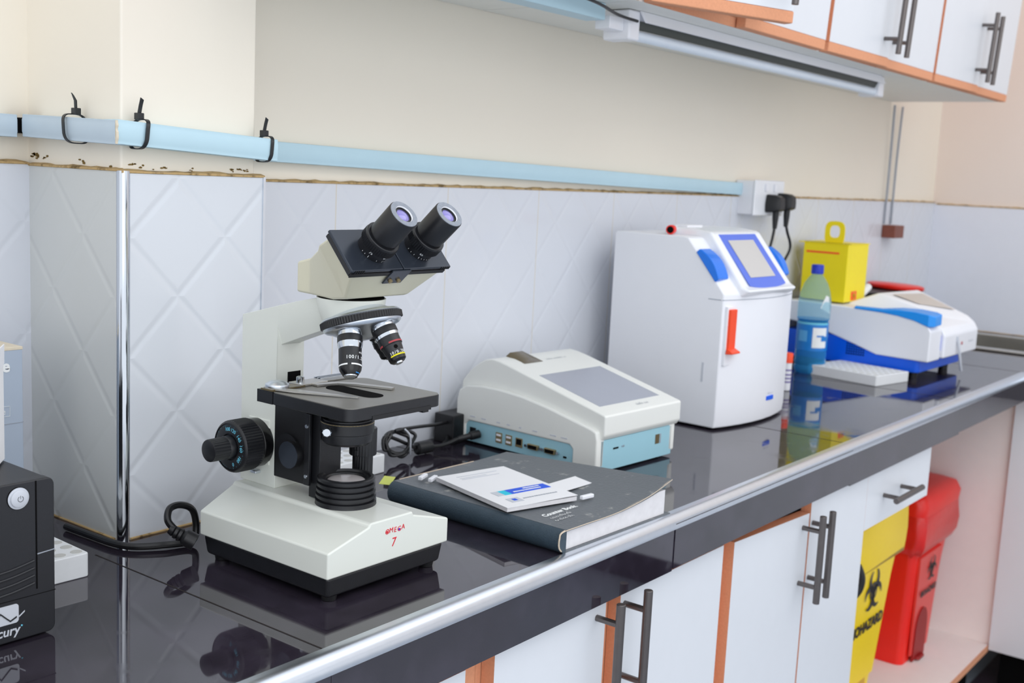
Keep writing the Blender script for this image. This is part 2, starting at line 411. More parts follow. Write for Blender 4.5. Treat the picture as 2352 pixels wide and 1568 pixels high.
for x in (0.086, 0.70, 1.318, 1.932, 2.552, 3.11): MB().box(x - 0.0009, x + 0.0009, 0.735, 1.10 if 0.6 < x < .8 else 1.2295, T - 0.001, T + 0.00025).build('tile_joint', M_joint, wt)
# rounded aluminium nosing
prof = []
for i in range(9):
    a = math.pi / 2 * i / 8
    prof.append((0.7320 - 0.0125 * math.sin(a) - 0.0035, T + 0.0015 - 0.0115 * (1 - math.cos(a))))
poly = [(0.7345, T - 0.001), (0.7345, T + 0.0015)] + prof + [(0.7155, T - 0.0115), (0.7155, T - 0.0165), (0.7185, T - 0.0165)]
mb = MB(); mb.prism(poly, 'x', -0.6, 3.105); mb.build('nosing', M_alu, wt, ang=50)
# perpendicular run nosing
poly2 = [(3.1015 + (0.7345 - p[0]) * -1 + 0.0185 - 0.012, p[1]) for p in poly]
MB().prism([( 3.120 - (0.7345 - p[0]), p[1]) for p in poly], 'y', -1.2, 0.722).build('nosing', M_alu, wt, ang=50)
MB().box(3.1025, 3.112, -1.2, 0.716, T - 0.0725, T - 0.012).build('fascia', M_granite, wt)

# sink
sk = thing('steel_sink', 'stainless steel sink with raised rim let into the far end of the worktop', 'sink', (3.46, 0.2, T))
mb = MB()
mb.box(-0.012, 0.035, -0.01, 0.89, 0.0005, 0.006); mb.box(0.30, 0.345, -0.01, 0.89, 0.0005, 0.012)
mb.box(0.035, 0.30, -0.01, 0.03, 0.0005, 0.006); mb.box(0.035, 0.30, 0.85, 0.89, 0.0005, 0.006)
mb.build('rim', M_steel, sk, bevel=0.003)
mb = MB(); mb.box(0.034, 0.038, 0.03, 0.85, -0.16, 0.004); mb.box(0.297, 0.301, 0.03, 0.85, -0.16, 0.004); mb.box(0.034, 0.301, 0.026, 0.03, -0.16, 0.004)
mb.box(0.034, 0.301, 0.85, 0.854, -0.16, 0.004); mb.box(0.034, 0.301, 0.03, 0.85, -0.165, -0.16)
mb.build('basin', M_steel, sk)

# ------------------------------------------------------------------ handles
def bar_handle(parent, cx, cy, cz, length, vertical=True, stand=0.034, r=0.0058):
    """bar pull in front (-y) of plane y=cy"""
    h = bpy.data.objects.new('handle', None); COL.objects.link(h); h.parent = parent; h.location = (cx, cy, cz)
    L = length / 2
    a, b_ = ((0, -stand, -L), (0, -stand, L)) if vertical else ((-L, -stand, 0), (L, -stand, 0))
    MB().cyl(a, b_, r, n=14).build('bar', M_handle, h, bevel=0.001)
    for sgn in (-1, 1):
        q = L * 0.64 * sgn
        p = (0, 0.0, q) if vertical else (q, 0.0, 0)
        p1 = (0, -stand + r * 0.5, q) if vertical else (q, -stand + r * 0.5, 0)
        MB().cyl(p, p1, 0.0042, n=10).build('post', M_handle, h)
    return h

# ------------------------------------------------------------------ base cabinets
def slab_door(name, x0, x1, y, z0, z1, parent, th=0.018, skew=0.0):
    mb = MB()
    vs = [(x0, y, z0), (x1, y, z0), (x1, y + th, z0), (x0, y + th, z0), (x0, y, z1), (x1, y, z1 - skew), (x1, y + th, z1 - skew), (x0, y + th, z1)]
    mb.faces(vs, [(0, 3, 2, 1), (4, 5, 6, 7), (1, 2, 6, 5), (3, 0, 4, 7)], 1)
    mb.faces(vs, [(0, 1, 5, 4), (2, 3, 7, 6)], 0)
    bmesh.ops.remove_doubles(mb.b, verts=mb.b.verts, dist=1e-6)
    return mb.build(name, [M_white_lam, M_chip], parent, smooth=False)
ZB = T - 0.75   # cupboard floor level
def carcass(root, x0, x1, yf=0.752, back=1.235, shelf=True):
    mb = MB(); mb.box(x0, x0 + 0.018, yf, back, ZB - 0.02, T - 0.034); mb.build('side_panel', [M_chip], root)
    mb = MB(); mb.box(x1 - 0.018, x1, yf, back, ZB - 0.02, T - 0.034); mb.build('side_panel', [M_chip], root)
    MB().box(x0 + 0.018, x1 - 0.018, yf, back, ZB - 0.018, ZB).build('bottom_panel', M_inside, root)
    MB().box(x0 + 0.018, x1 - 0.018, yf, yf + 0.03, T - 0.093, T - 0.036).build('top_rail', M_chip, root)
YD = 0.733      # door face plane
def base_unit(label, x0, x1, doors, hz=0.168):
    r = thing('base_cabinet', label, 'cabinet', (0, 0, 0), group='white base cabinets under the worktop')
    carcass(r, x0, x1)
    for (a, b, hx, zt, sk_) in doors:
        d = slab_door('door', a, b, YD, ZB - 0.012, T - zt, r, skew=sk_)
        bar_handle(d, hx, YD, T - hz, 0.150)
    return r
base_unit('white base cabinet at the left end, under the power supply and microscope', 0.31, 0.945, [(0.325, 0.61, 0.59, 0.086, 0), (0.628, 0.905, 0.66, 0.086, 0)])
base_unit('white base cabinet below the microscope, its right door ending at an orange edge', 0.9455, 1.1999, [(0.955, 1.178, 1.158, 0.082, 0)], 0.148)
base_unit('white base cabinet below the notebook, bar handle near its left edge', 1.2001, 1.515, [(1.212, 1.492, 1.212 + .010, 0.084, 0)], 0.147)
r = base_unit('white double base cabinet with paired bar handles next to the open bin space', 1.516, 2.072, [(1.527, 1.802, 1.778, 0.088, 0.012), (1.8075, 2.066, 1.818, 0.080, 0)])
# open bay with drawer, next to the bins
bay = thing('drawer_unit', 'white drawer front hanging above the open bin space, one short bar handle', 'drawer', (0, 0, 0))
d = slab_door('drawer', 2.0665, 2.425, YD, T - 0.190, T - 0.080, bay)
bar_handle(d, 2.205, YD, T - 0.138, 0.150, vertical=False)
MB().box(2.08, 2.41, 0.752, 1.15, T - 0.18, T - 0.09).build('drawer_box', M_inside, bay)
op = thing('open_cupboard', 'open white under counter bay with shelf holding the yellow and red bins', 'cabinet', (0, 0, 0))
MB().box(2.0725, 3.158, 0.752, 1.235, ZB - 0.018, ZB).build('shelf', M_inside, op)
MB().box(3.158, 3.176, 0.752, 1.235, ZB - 0.018, T - 0.034).build('side_panel', [M_inside], op)
MB().box(3.156, 3.178, 0.7505, 0.7518, ZB - 0.018, T - 0.034).build('edge_strip', M_chip, op)
MB().box(2.0725, 3.156, 0.7500, 0.7518, ZB - 0.018, ZB).build('edge_strip', M_chip, op)
MB().box(2.0725, 3.176, 1.2352, 1.239, ZB, T - 0.034).build('back_panel', M_inside, op)
pr = thing('corner_cabinet', 'white cabinet side turning the corner at the right edge of the picture', 'cabinet', (0, 0, 0))
MB().box(3.142, 3.16, -0.9, 0.748, ZB - 0.01, T - 0.075).build('door', M_white_lam, pr)
MB().box(3.20, 3.22, -0.9, 0.73, 0.0, ZB - 0.012).build('plinth', M_dark, pr)
MB().box(0.31, 3.16, 0.80, 0.82, 0.0, ZB - 0.02).build('kick_board', M_dark).update_tag()
tag(bpy.data.objects['kick_board'], 'dark recessed kick board under the base cabinets', 'kick board')
struct(MB().box(3.0, 3.55, 0.45, 0.79, 0.0002, 0.003).build('floor', M_floor_d))

# ------------------------------------------------------------------ wall cabinets (they lean slightly into the room)
LEAN = math.tan(math.radians(3.2)); ZU = T + 0.70
def lean(o):
    for v in o.data.vertices: v.co.y -= LEAN * max(0.0, v.co.z - ZU)
    return o
def wall_unit(label, x0, x1, xm, openA, openB, hand):
    r = thing('wall_cabinet', label, 'cabinet', (0, 0, 0), group='white wall cabinets above the instruments')
    for a, b in ((x0, x0 + 0.016), (x1 - 0.016, x1)):
        lean(MB().box(a, b, 0.941, 1.239, ZU + 0.0165, ZU + 0.60).build('side_panel', M_chip, r))
    lean(MB().box(x0, x1, 0.941, 1.239, ZU, ZU + 0.016).build('bottom_panel', M_under, r))
    lean(MB().box(x0 + 0.016, x1 - 0.016, 1.18, 1.20, ZU + 0.016, ZU + 0.60).build('back_panel', M_under, r))
    lean(MB().box(x0 + 0.016, x1 - 0.016, 0.9392, 0.941, ZU, ZU + 0.016).build('edge_strip', M_chip, r))
    for k, (a, b, hinge, ang, hx) in enumerate(((x0 + 0.008, xm, 'L', openA, xm - 0.034), (xm + 0.002, x1 - 0.008, 'R', openB, xm + 0.034))):
        d = lean(slab_door('door', a, b, 0.920, ZU + 0.018, ZU + 0.60, r))
        e_ = lean(MB().box(a, b + (0.002 if hinge == 'L' else 0), 0.9195, 0.938, ZU - 0.001, ZU + 0.0178).build('bottom_edge', M_chip, d, bevel=0.002))
        px = a if hinge == 'L' else b
        for v in list(d.data.vertices) + list(e_.data.vertices):
            s_, c_ = math.sin(ang), math.cos(ang)
            if hinge == 'R': s_ = -s_
            X, Y = v.co.x - px, v.co.y - 0.938
            v.co.x = px + X * c_ + Y * s_; v.co.y = 0.938 - X * s_ + Y * c_
        X, Y = hx - px, 0.920 - 0.938
        sg = 1 if hinge == 'L' else -1
        hX = px + X * math.cos(ang) + Y * math.sin(ang) * sg; hY = 0.938 - X * math.sin(ang) * sg + Y * math.cos(ang)
        zc = ZU + 0.108
        h = bar_handle(d, hX, hY - LEAN * 0.1, zc, 0.170)
        h.rotation_euler = (math.radians(3.2), 0, -ang * sg)
    return r
wall_unit('white wall cabinet at the left, orange edges, above the pillar and microscope', 0.86, 1.495, 1.178, 0.0, 0.0, 1)
wall_unit('white wall cabinet with its left door ajar, above the fluorescent fitting', 1.498, 2.143, 1.800, math.radians(19), 0.0, 1)
wall_unit('middle white wall cabinet, above the white analyser, twin dark bar handles', 2.145, 2.770, 2.448, math.radians(1.4), 0.0, 1)
wall_unit('rightmost white wall cabinet, two bar handles showing whole', 2.772, 3.392, 3.086, math.radians(1.4), 0.0, 1)

# fluorescent fitting under the cabinets
fl = thing('fluorescent_fitting', 'long white fluorescent batten fitting under the wall cabinets', 'light fitting', (1.555, 1.015, T + 0.655))
MB().prism([(-0.022, 0.0445), (0.026, 0.0445), (0.024, 0.022), (-0.014, 0.018)], 'x', 0.02, 1.08).build('body', M_white, fl, bevel=0.002)
MB().prism([(-0.026, 0.0445), (-0.022, 0.0445), (-0.034, 0.026), (-0.038, 0.026)], 'x', 0.03, 1.07).build('reflector', M_white, fl)
MB().prism([(-0.020, 0.030), (-0.014, 0.018), (-0.010, 0.018), (-0.010, 0.030)], 'x', 0.03, 1.07).build('gap_shade', mat('gap_shade_grey', (66, 70, 64), rough=.5), fl)  # dark strip: shade between body and tube put into its colour
MB().cyl((0.03, -0.010, 0.0085), (1.07, -0.010, 0.0085), 0.0085, n=20).build('tube', M_tube, fl)
for x in (0.0, 1.068):
    MB().box(x, x + 0.032, -0.024, 0.026, -0.002, 0.0440).build('lamp_holder', M_white, fl, bevel=0.004)
MB().box(-0.040, 0.0, -0.014, 0.014, 0.010, 0.030).build('plug', M_white, fl, bevel=0.002)
MB().tube([(-0.30, -0.058, 0.040), (-0.14, -0.050, 0.034), (-0.05, -0.034, 0.028), (0.01, -0.032, 0.026)], 0.0024, 8).build('lead', M_rubber, fl)
tag(MB().box(0.95, 1.500, 1.000, 1.035, T + 0.675, T + 0.6995).build('cable_trunking', M_duct, bevel=0.001), 'pale blue trunking under the wall cabinets left of the light fitting', 'cable duct', 'pale blue cable trunking')

# ------------------------------------------------------------------ trunking on walls
def duct(label, a, b, h=0.026, d=0.020, m=M_duct, axis='x'):
    """a=(x,y,ztop) b=(x,y,ztop); sticks out d from the wall in -y (axis x) or -x (axis y)"""
    mb = MB(); r = []
    for p in (a, b):
        x, y, z = p
        if axis == 'x': r.append([(x, y, z), (x, y, z - h), (x, y - d, z - h), (x, y - d, z - h + .004), (x, y - d - .0008, z - h + .006), (x, y - d - .0008, z - .006), (x, y - d, z - .004), (x, y - d, z)])
        else: r.append([(x, y, z), (x, y, z - h), (x - d, y, z - h), (x - d, y, z - h + .004), (x - d - .0008, y, z - h + .006), (x - d - .0008, y, z - .006), (x - d, y, z - .004), (x - d, y, z)])
    mb.loft(r); o = mb.build('cable_trunking', m, bevel=0.0007, seg=1)
    return tag(o, label, 'cable duct', 'pale blue cable trunking')
duct('pale blue trunking on the wall left of the pillar, broken at its end', (0.15, 1.3158, T + .483), (0.722, 1.3158, T + .4785), d=0.026, m=M_duct_old)
duct('short greyish blue trunking on the side of the pillar under the first cable tie', (0.7498, 1.287, T + .4795), (0.7498, 1.1016, T + .4745), d=0.0235, m=M_duct_old, axis='y')
duct('pale blue trunking across the pillar face, tied with two cable ties', (0.7285, 1.1268, T + .4755), (0.951, 1.1268, T + .4655), h=0.0262, d=0.0258)
duct('long pale blue trunking sloping along the back wall to the socket', (0.968, 1.2398, T + .4675), (2.478, 1.2398, T + .4425), h=0.0275, d=0.018)
def ragged(x, y0, y1, z0, z1, along):
    mb = MB(); n = 12; rr = []
    for i in range(n + 1):
        z = z0 + (z1 - z0) * i / n; q = random.uniform(0.0006, 0.003)
        if along == 'x': rr.append([(x, y0, z), (x + q, y0, z), (x + q, y1, z), (x, y1, z)])
        else: rr.append([(y0, x, z), (y0, x - q, z), (y1, x - q, z), (y1, x, z)])
    return mb.loft(rr)
ragged(0.951, 1.106, 1.112, T + .442, T + .464, 'x').build('trim_11', M_cartonedge)['kind'] = 'structure'
ragged(1.1012, .7262, .7288, T + .4495, T + .4745, 'y').build('trim_12', M_cartonedge)['kind'] = 'structure'
tag(MB().box(0.724, 0.748, 1.292, 1.3155, T + .4575, T + .4755).build('gap_block', M_dark, bevel=0.004), 'dark block filling the gap between trunking pieces', 'wires')  # plain dark block between the two duct ends

def cable_tie(label, frame, loc, rz, w=0.030, d=0.026, tail=0.028, tilt=0.0):
    """loop lies in local y-z plane around a duct; local x = along duct"""
    r = thing('cable_tie', label, 'cable tie', loc, rz, 'black cable ties on the trunking')
    pts = []
    n = 40; hh, dd = w / 2, d / 2
    for i in range(n + 1):
        a = 2 * math.pi * i / n; c_, s_ = math.cos(a), math.sin(a)
        e = 0.55
        pts.append((tilt * s_ * hh, -dd + math.copysign(abs(c_) ** e, c_) * dd, math.copysign(abs(s_) ** e, s_) * hh))
    MB().strip(pts, (1, 0, 0), 0.0046, 0.0012).build('strap', M_tie, r)
    MB().box(-0.004, 0.004, -dd - 0.003, -dd + 0.005, hh + 0.0, hh + 0.0075).build('head', M_tie, r, bevel=0.0008)
    MB().loft([[(-0.0021, -dd, hh + .007), (0.0021, -dd, hh + .007), (0.0021, -dd + .0014, hh + .007), (-0.0021, -dd + .0014, hh + .007)],
               [(-0.0021 + .001, -dd - .001, hh + .007 + tail * .5), (0.0021 + .001, -dd - .001, hh + .007 + tail * .5), (0.0021 + .001, -dd + .0004, hh + .007 + tail * .5), (-0.0021 + .001, -dd + .0004, hh + .007 + tail * .5)],
               [(-0.0019 + tilt * .006, -dd - .003, hh + .007 + tail), (0.0019 + tilt * .006, -dd - .003, hh + .0045 + tail), (0.0019 + tilt * .006, -dd - .0018, hh + .0045 + tail), (-0.0019 + tilt * .006, -dd - .0018, hh + .007 + tail)]]).build('tail', M_tie, r)
    return r
cable_tie('black cable tie round the short trunking on the pillar side', None, (0.7495, 1.192, T + .4645), math.radians(-90), w=0.031, d=0.028, tail=0.017, tilt=-0.28)
cable_tie('black cable tie at the left end of the pillar trunking', None, (0.7640, 1.1265, T + .4615), 0, w=0.031, d=0.028, tail=0.017, tilt=0.24)
cable_tie('black cable tie at the right end of the pillar trunking', None, (0.9400, 1.1265, T + .4535), 0, w=0.030, d=0.027, tail=0.016, tilt=0.2)

# socket, plugs and leads
so = thing('wall_socket', 'white surface mounted double socket on the tile edge with two black plugs', 'socket', (2.44, 1.2395, T + .372))
MB().box(0, 0.150, -0.046, -0.0, 0, 0.078).build('box', M_white, so, bevel=0.003)
MB().box(-0.002, 0.152, -0.052, -0.046, -0.002, 0.080).build('face_plate', M_whitesh, so, bevel=0.003)
for x in (0.052, 0.098): MB().box(x - 0.006, x + 0.006, -0.056, -0.052, 0.054, 0.072).build('switch', M_white, so, bevel=0.0012)
def plug(label, loc, path):
    r = thing('plug', label, 'plug', loc, 0, 'black plugs in the wall socket')
    MB().loft([[(-.022, 0, -.020), (.022, 0, -.020), (.024, 0, 0), (.020, 0, .022), (-.020, 0, .022), (-.024, 0, 0)],
               [(-.020, -.022, -.018), (.020, -.022, -.018), (.022, -.022, 0), (.017, -.022, .020), (-.017, -.022, .020), (-.022, -.022, 0)],
               [(-.014, -.034, -.014), (.014, -.034, -.014), (.015, -.034, 0), (.012, -.034, .014), (-.012, -.034, .014), (-.015, -.034, 0)]]).build('body', M_black, r, bevel=0.003)
    MB().lathe([(.008, 0), (.0075, .02), (.005, .045)], (0, -.018, -.012), (0, 0, -1), 12).build('strain_relief', M_black, r)
    MB().tube(path, 0.0034, 8).build('lead', M_rubber, r)
plug('black plug in the left half of the socket, lead straight down', (2.515, 1.187, T + .398), [(0, -.018, -.05), (-.008, -.018, -.08), (-.02, -.012, -.14), (-.03, 0.0, -.24), (-.03, 0.01, -.395)])
plug('black plug in the right half of the socket, lead curling outwards', (2.575, 1.187, T + .402), [(0, -.018, -.05), (.012, -.018, -.07), (.032, -.018, -.095), (.036, -.016, -.115), (.010, -.014, -.145), (-.02, -.01, -.19), (-.03, 0, -.28), (-.03, 0.01, -.398)])

# conduits and brown junction box
tag(MB().tube([(3.385, 1.2268, T + .345), (3.385, 1.2268, T + .53), (3.383, 1.2268, T + .69)], 0.0035, 8).build('conduit', M_greyink), 'left one of two thin grey wires running down the wall to the brown box', 'wire', 'thin grey wires down the wall')
tag(MB().tube([(3.440, 1.2268, T + .345), (3.440, 1.2268, T + .53), (3.450, 1.2268, T + .69)], 0.0035, 8).build('conduit', M_greyink), 'right one of two thin grey wires running down the wall to the brown box', 'wire', 'thin grey wires down the wall')
tag(MB().box(3.378, 3.455, 1.190, 1.2299, T + .305, T + .342).build('junction_box', M_brown, bevel=0.002), 'small brown junction box on the tiles below two thin wires', 'junction box')

# ------------------------------------------------------------------ microscope
mi = thing('microscope', 'cream binocular microscope with black stage and rotating objectives on the worktop', 'microscope', (0.7708, 0.8067, T), math.radians(-0.4))
UC = 0.0920
poly = [(0, .028), (0, .0555), (.057, .0712), (.0592, .0748), (.1225, .0748), (.1240, .0708), (.1812, .0555), (.1812, .028)]
def vb(u): return 0.205 + 0.022 * max(0, 1 - abs(u - .0906) / .09) ** 0.6
MB().loft([[(u, 0, z) for u, z in poly], [(u, 0.1, z) for u, z in poly], [(u, vb(u), z) for u, z in poly]]).build('base', M_cream, mi, bevel=0.0028, seg=3, ang=12)
mb = MB(); mb.loft([[(.0055, .005, .0060), (.174, .005, .0060), (.174, .200, .0060), (.0055, .200, .0060)], [(.0035, .003, .0285), (.178, .003, .0285), (.178, .204, .0285), (.0035, .204, .0285)]])
mb.build('plinth', M_blackmetal, mi, bevel=0.004, seg=3)
for u in (.018, .164):
    for v in (.016, .188): MB().lathe([(.0075, 0.0003), (.0088, .0075)], (u, v, 0), (0, 0, 1), 20).build('foot', M_black, mi)
# stand: post and arm in one casting
UL, UR = .0722, .1120
A = []
def ring_arm(v, zt, zm, zb, ins): return [(UL, v, zt), (UL, v, zm), (UL + ins, v, zb), (UR - ins, v, zb), (UR, v, zm), (UR, v, zt)]
mb = MB()
mb.loft([ring_arm(.078, .3015, .288, .270, .006), ring_arm(.100, .2985, .283, .2625, .007), ring_arm(.135, .2905, .270, .2500, .007), ring_arm(.166, .2825, .258, .2385, .006), ring_arm(.1665, .2823, .240, .0748, .0), ring_arm(.2265, .2662, .24, .0748, 0)])
st = mb.build('stand', M_cream, mi, bevel=0.0022, seg=3, ang=25)
MB().box(.088, .1065, .1655, .168, .193, .2065).build('recess', M_dark, st)
MB().box(UL - .0016, UL + .001, .1755, .212, .0995, .1515).build('side_pad', M_cream, st, bevel=0.0012)
# head mount
mb = MB(); mb.lathe([(.022, -.034), (.030, -.026), (.0345, -.014), (.0368, -.003), (.0368, .0)], (.0935, .0735, .3000), (0, 0, 1), 48)
mb.build('head_mount', M_cream, mi, ang=50)
MB().lathe([(.0352, 0), (.0352, .0012)], (.0935, .0735, .2998), (0, 0, 1), 48).build('seam_ring', M_dark, mi)
# binocular head
ph = math.radians(42); EY = Vector((0, -math.cos(ph), math.sin(ph))); DN = Vector((0, -math.sin(ph), -math.cos(ph)))
Bp = Vector((UC, -.003, .3375)); Ap = Bp - DN * .050; Cp = (Ap + Bp) / 2    # plate centre on its top face
def hd(u, v, z): return (UC + u, v, z)
def slant(off, du, ext_t, ext_b, hu):
    """rect ring parallel to plate, off behind its top face"""
    a = Ap - EY * off - DN * ext_t; b = Bp - EY * off + DN * ext_b
    return a, b
head = bpy.data.objects.new('binocular_head', None); COL.objects.link(head); head.parent = mi
hb = MB()
def hring(ya, za, yb, zb, hu, hub=None):
    hub = hub if hub is not None else hu
    return [(UC - hu, ya, za), (UC + hu, ya, za), (UC + hub, yb, zb), (UC - hub, yb, zb)]
a1 = Ap - EY * .008 + DN * .001; b1 = Bp - EY * .008 - DN * .001
hb.loft([hring(.131, .3345, .131, .3015, .025), hring(.108, .3400, .108, .3012, .0275), hring(.070, .352, .060, .3012, .052, .040), hring(a1.y + .018, a1.z - .010, b1.y + .030, .3045, .0655, .046), hring(a1.y, a1.z, b1.y, b1.z, .0665)])
hb.build('housing', M_cream_y, head, bevel=0.003, seg=3, ang=14)
def slab_on_plate(u0, u1, d0, d1, o0, o1, name, m, par, bev=0.001):
    """box in plate space: u, d = distance down from Ap, o = height above top face"""
    vs = []
    for o_ in (o0, o1):
        for (u, d_) in ((u0, d0), (u1, d0), (u1, d1), (u0, d1)):
            q = Ap + DN * d_ + EY * o_; vs.append((UC + u, q.y, q.z))
    return MB().faces(vs, [(0, 3, 2, 1), (4, 5, 6, 7), (0, 1, 5, 4), (1, 2, 6, 5), (2, 3, 7, 6), (3, 0, 4, 7)]).build(name, m, par, bevel=bev)
slab_on_plate(-.0715, .0665, .0, .050, -.0095, -.004, 'slide_base', M_blackmetal, head)
pl = slab_on_plate(-.0725, -.0005, -.001, .0505, -.0035, 0, 'slide_plate', M_plate, head)
slab_on_plate(.0005, .0725, -.001, .0505, -.0035, 0, 'slide_plate', M_plate, head)
for q in range(5):
    for u in (-.068 + q * .0028, .058 + q * .0028): slab_on_plate(u, u + .0013, .0503, .0512, -.0036, .0002, 'grip_rib', M_black, pl, 0)
slab_on_plate(-.0715, .0665, .0500, .0515, -.0095, -.0045, 'front_lip', M_black, head, .0005)
br_ = slab_on_plate(-.016, .011, .0508, .0524, -.022, -.001, 'bracket', M_plate, head, .0004)
for u in (-.009, .003):
    q = Ap + DN * .0524 - EY * .0165
    MB().cyl((UC + u, q.y, q.z), tuple(Vector((UC + u, q.y, q.z)) + DN * .0022), .0024, n=12).build('screw', M_brass, br_)
def eyepiece(u, nums, rot0):
    e = bpy.data.objects.new('eyepiece', None); COL.objects.link(e); e.parent = mi
    c = Cp.copy(); o = Vector((UC + u, c.y, c.z)) ; o = (o.x, o.y, o.z)
    MB().lathe([(.0168, 0), (.0170, .0095), (.0190, .0100), (.0197, .0105, 1), (.0197, .0178, 1), (.0192, .0184), (.0190, .0205), (.0182, .0212), (.0150, .0213)], o, tuple(EY), 96, rib=.0011).build('focus_ring', M_blackmetal, e)
    o2 = Vector(o) + EY * .0212
    MB().lathe([(.0152, 0), (.0152, .002), (.0163, .0022), (.0164, .0345), (.0158, .0355), (.0140, .0359), (.0100, .0355), (.0092, .0335)], tuple(o2), tuple(EY), 56).build('barrel', M_blackmetal, e)
    o3 = o2 + EY * .0358
    MB().lathe([(.0101, .0002), (.0094, -.0012)], tuple(o3), tuple(EY), 48, cap=False).build('inner_ring', M_whitepr, e)
    MB().lathe([(.0158, -.0006), (.0155, .0003), (.0102, .0003), (.0100, -.002)], tuple(o3), tuple(EY), 48, cap=False).build('rim_ring', mat_rim, e)
    MB().lathe([(.0098, -.002), (.0088, -.0002), (.0070, .0014), (.0036, .0024), (.0001, .0028)], tuple(o3 - EY * .0035), tuple(EY), 40).build('lens', M_lens, e, ang=60)
    # marks on focus ring
    side = Vector((-1, 0, 0)); up = DN
    for i, (a_, t_) in enumerate(nums):
        rad = side * math.cos(a_) + up * math.sin(a_)
        tan = (EY.cross(rad)).normalized()
        p = Vector(o) + EY * .0060 + rad * .01715
        if t_: text(t_, .0040, M_whitepr, p + EY * .0016, -tan if False else tan, EY, e, ext=.0001)
        p2 = Vector(o) + EY * .0024 + rad * .0171
        w_ = .00022
        L_ = .0013 if t_ else .0007
        MB().faces([tuple(p2 + tan * sx * w_ + EY * sy * L_ + rad * .0001) for sx, sy in ((-1, -1), (1, -1), (1, 1), (-1, 1))], [(0, 1, 2, 3)]).build('tick', M_whitepr, e, smooth=False)
    return e
mat_rim = mat('grey_worn_rim', (140, 146, 156), rough=0.32, metal=0.3, var=0.25, scale=300)
eyepiece(-.0295, [(0.15, ''), (0.36, ''), (0.62, '75'), (1.20, ''), (1.62, '65'), (1.78, ''), (1.95, '')], 0)
eyepiece(.0375, [(0.10, ''), (0.35, ''), (0.60, ''), (0.95, '65'), (1.15, ''), (1.35, ''), (1.55, ''), (1.75, '')], 0)
# revolving nosepiece
be = math.radians(18); NP = Vector((0, math.sin(be), math.cos(be))); TP = Vector((.0925, .0565, .2775))
tu = bpy.data.objects.new('nosepiece', None); COL.objects.link(tu); tu.parent = mi
MB().lathe([(.0300, -.0002), (.0415, .0025), (.0425, .0045), (.0405, .0065), (.0330, .0078), (.026, .0115), (.020, .0155)], tuple(TP), tuple(NP), 72).build('upper_plate', M_alu, tu, ang=40)
MB().lathe([(.0418, -.0040), (.0440, -.0034, 1), (.0440, .0030, 1), (.0420, .0036)], tuple(TP), tuple(NP), 180, rib=.0008).build('knurled_ring', M_black, tu)
MB().lathe([(.0418, -.0036), (.0415, -.0065), (.0385, -.0090), (.0330, -.0110), (.0240, -.0160), (.016, -.0200), (.009, -.0215)], tuple(TP), tuple(NP), 72).build('lower_plate', M_alu, tu, ang=60)
e1 = Vector((1, 0, 0)); e2 = NP.cross(e1)
def objective(az, segs, L, marks):
    a = math.radians(az); rd = e1 * math.cos(a) + e2 * math.sin(a)
    ax = (-NP * math.cos(be) + rd * math.sin(be)).normalized()
    o = TP - NP * .0085 + rd * .0255
    ob = bpy.data.objects.new('objective', None); COL.objects.link(ob); ob.parent = mi
    MB().lathe([(.0155, -.008), (.0142, .004), (.0115, .0045)], tuple(o), tuple(ax), 32).build('socket', M_alu, ob)
    for (nm, m_, prof_) in segs: MB().lathe(prof_, tuple(o), tuple(ax), 40).build(nm, m_, ob)
    # lettering faces the camera
    cdir = Vector((-.66, -.75, 0)); cdir = (cdir - ax * cdir.dot(ax)).normalized()
    side = ax.cross(cdir).normalized()
    side = side if side.dot(Vector((1, -.8, 0))) > 0 else -side
    return ob, o, ax, cdir, side
def curved_text(body, size, m_, o, ax, cd, sd, r, h, par, spread, shift=0.0):
    n = len(body)
    for i, ch in enumerate(body):
        a = (i - (n - 1) / 2) * spread / r + shift
        rad = cd * math.cos(a) + sd * math.sin(a); tan = sd * math.cos(a) - cd * math.sin(a)
        if ch != ' ': text(ch, size, m_, o + ax * h + rad * r, tan, -ax, par, ext=.00012, bold=.00004)
def band(o, ax, cd, sd, r, h0, h1, a0, a1, m_, par, name='colour_band'):
    n = 16; vs = []; fs = []
    for i in range(n + 1):
        a = a0 + (a1 - a0) * i / n; rad = cd * math.cos(a) + sd * math.sin(a)
        vs += [tuple(o + ax * h0 + rad * (r + .00015)), tuple(o + ax * h1 + rad * (r + .00015))]
    for i in range(n): fs.append((2 * i, 2 * i + 2, 2 * i + 3, 2 * i + 1))
    return MB().faces(vs, fs).build(name, m_, par)
S100 = [('collar', M_chrome, [(.0100, .0035), (.0100, .0085)]), ('grip', M_black, [(.0105, .0083), (.0108, .0090), (.0108, .0150), (.0103, .0155)]), ('ring', M_chrome, [(.0107, .0153), (.0106, .0172), (.0098, .0215)]),
        ('barrel', M_blackmetal, [(.0098, .0212), (.0098, .0395), (.0096, .0402)]), ('nose', M_blackgloss, [(.0097, .0400), (.0092, .0430), (.0065, .0480), (.0050, .0486)]), ('tip', M_chrome, [(.0060, .0478), (.0056, .0492), (.0034, .0506), (.0016, .0508)])]
K1 = 1.22
S100 = [(n_, m_, [(r_ * K1, h_ * 1.07) for r_, h_ in p_]) for n_, m_, p_ in S100]
ob, o, ax, cd, sd = objective(194, S100, .05, None)
curved_text('100/1.25', .0052, M_whitepr, o, ax, cd, sd, .0099*K1, .0348, ob, .0030, 0.55)
curved_text('oil', .0032, M_whitepr, o, ax, cd, sd, .0099*K1, .0287, ob, .0022, 1.05)
band(o, ax, cd, sd, .0098*K1, .0412, .0428, .05, 1.3, M_whitepr, ob); band(o, ax, cd, sd, .0098*K1, .0412, .0428, -1.4, -.28, M_whitepr, ob)
band(o, ax, cd, sd, .0074*K1, .0483, .0503, .6, 1.4, M_bluep, ob)
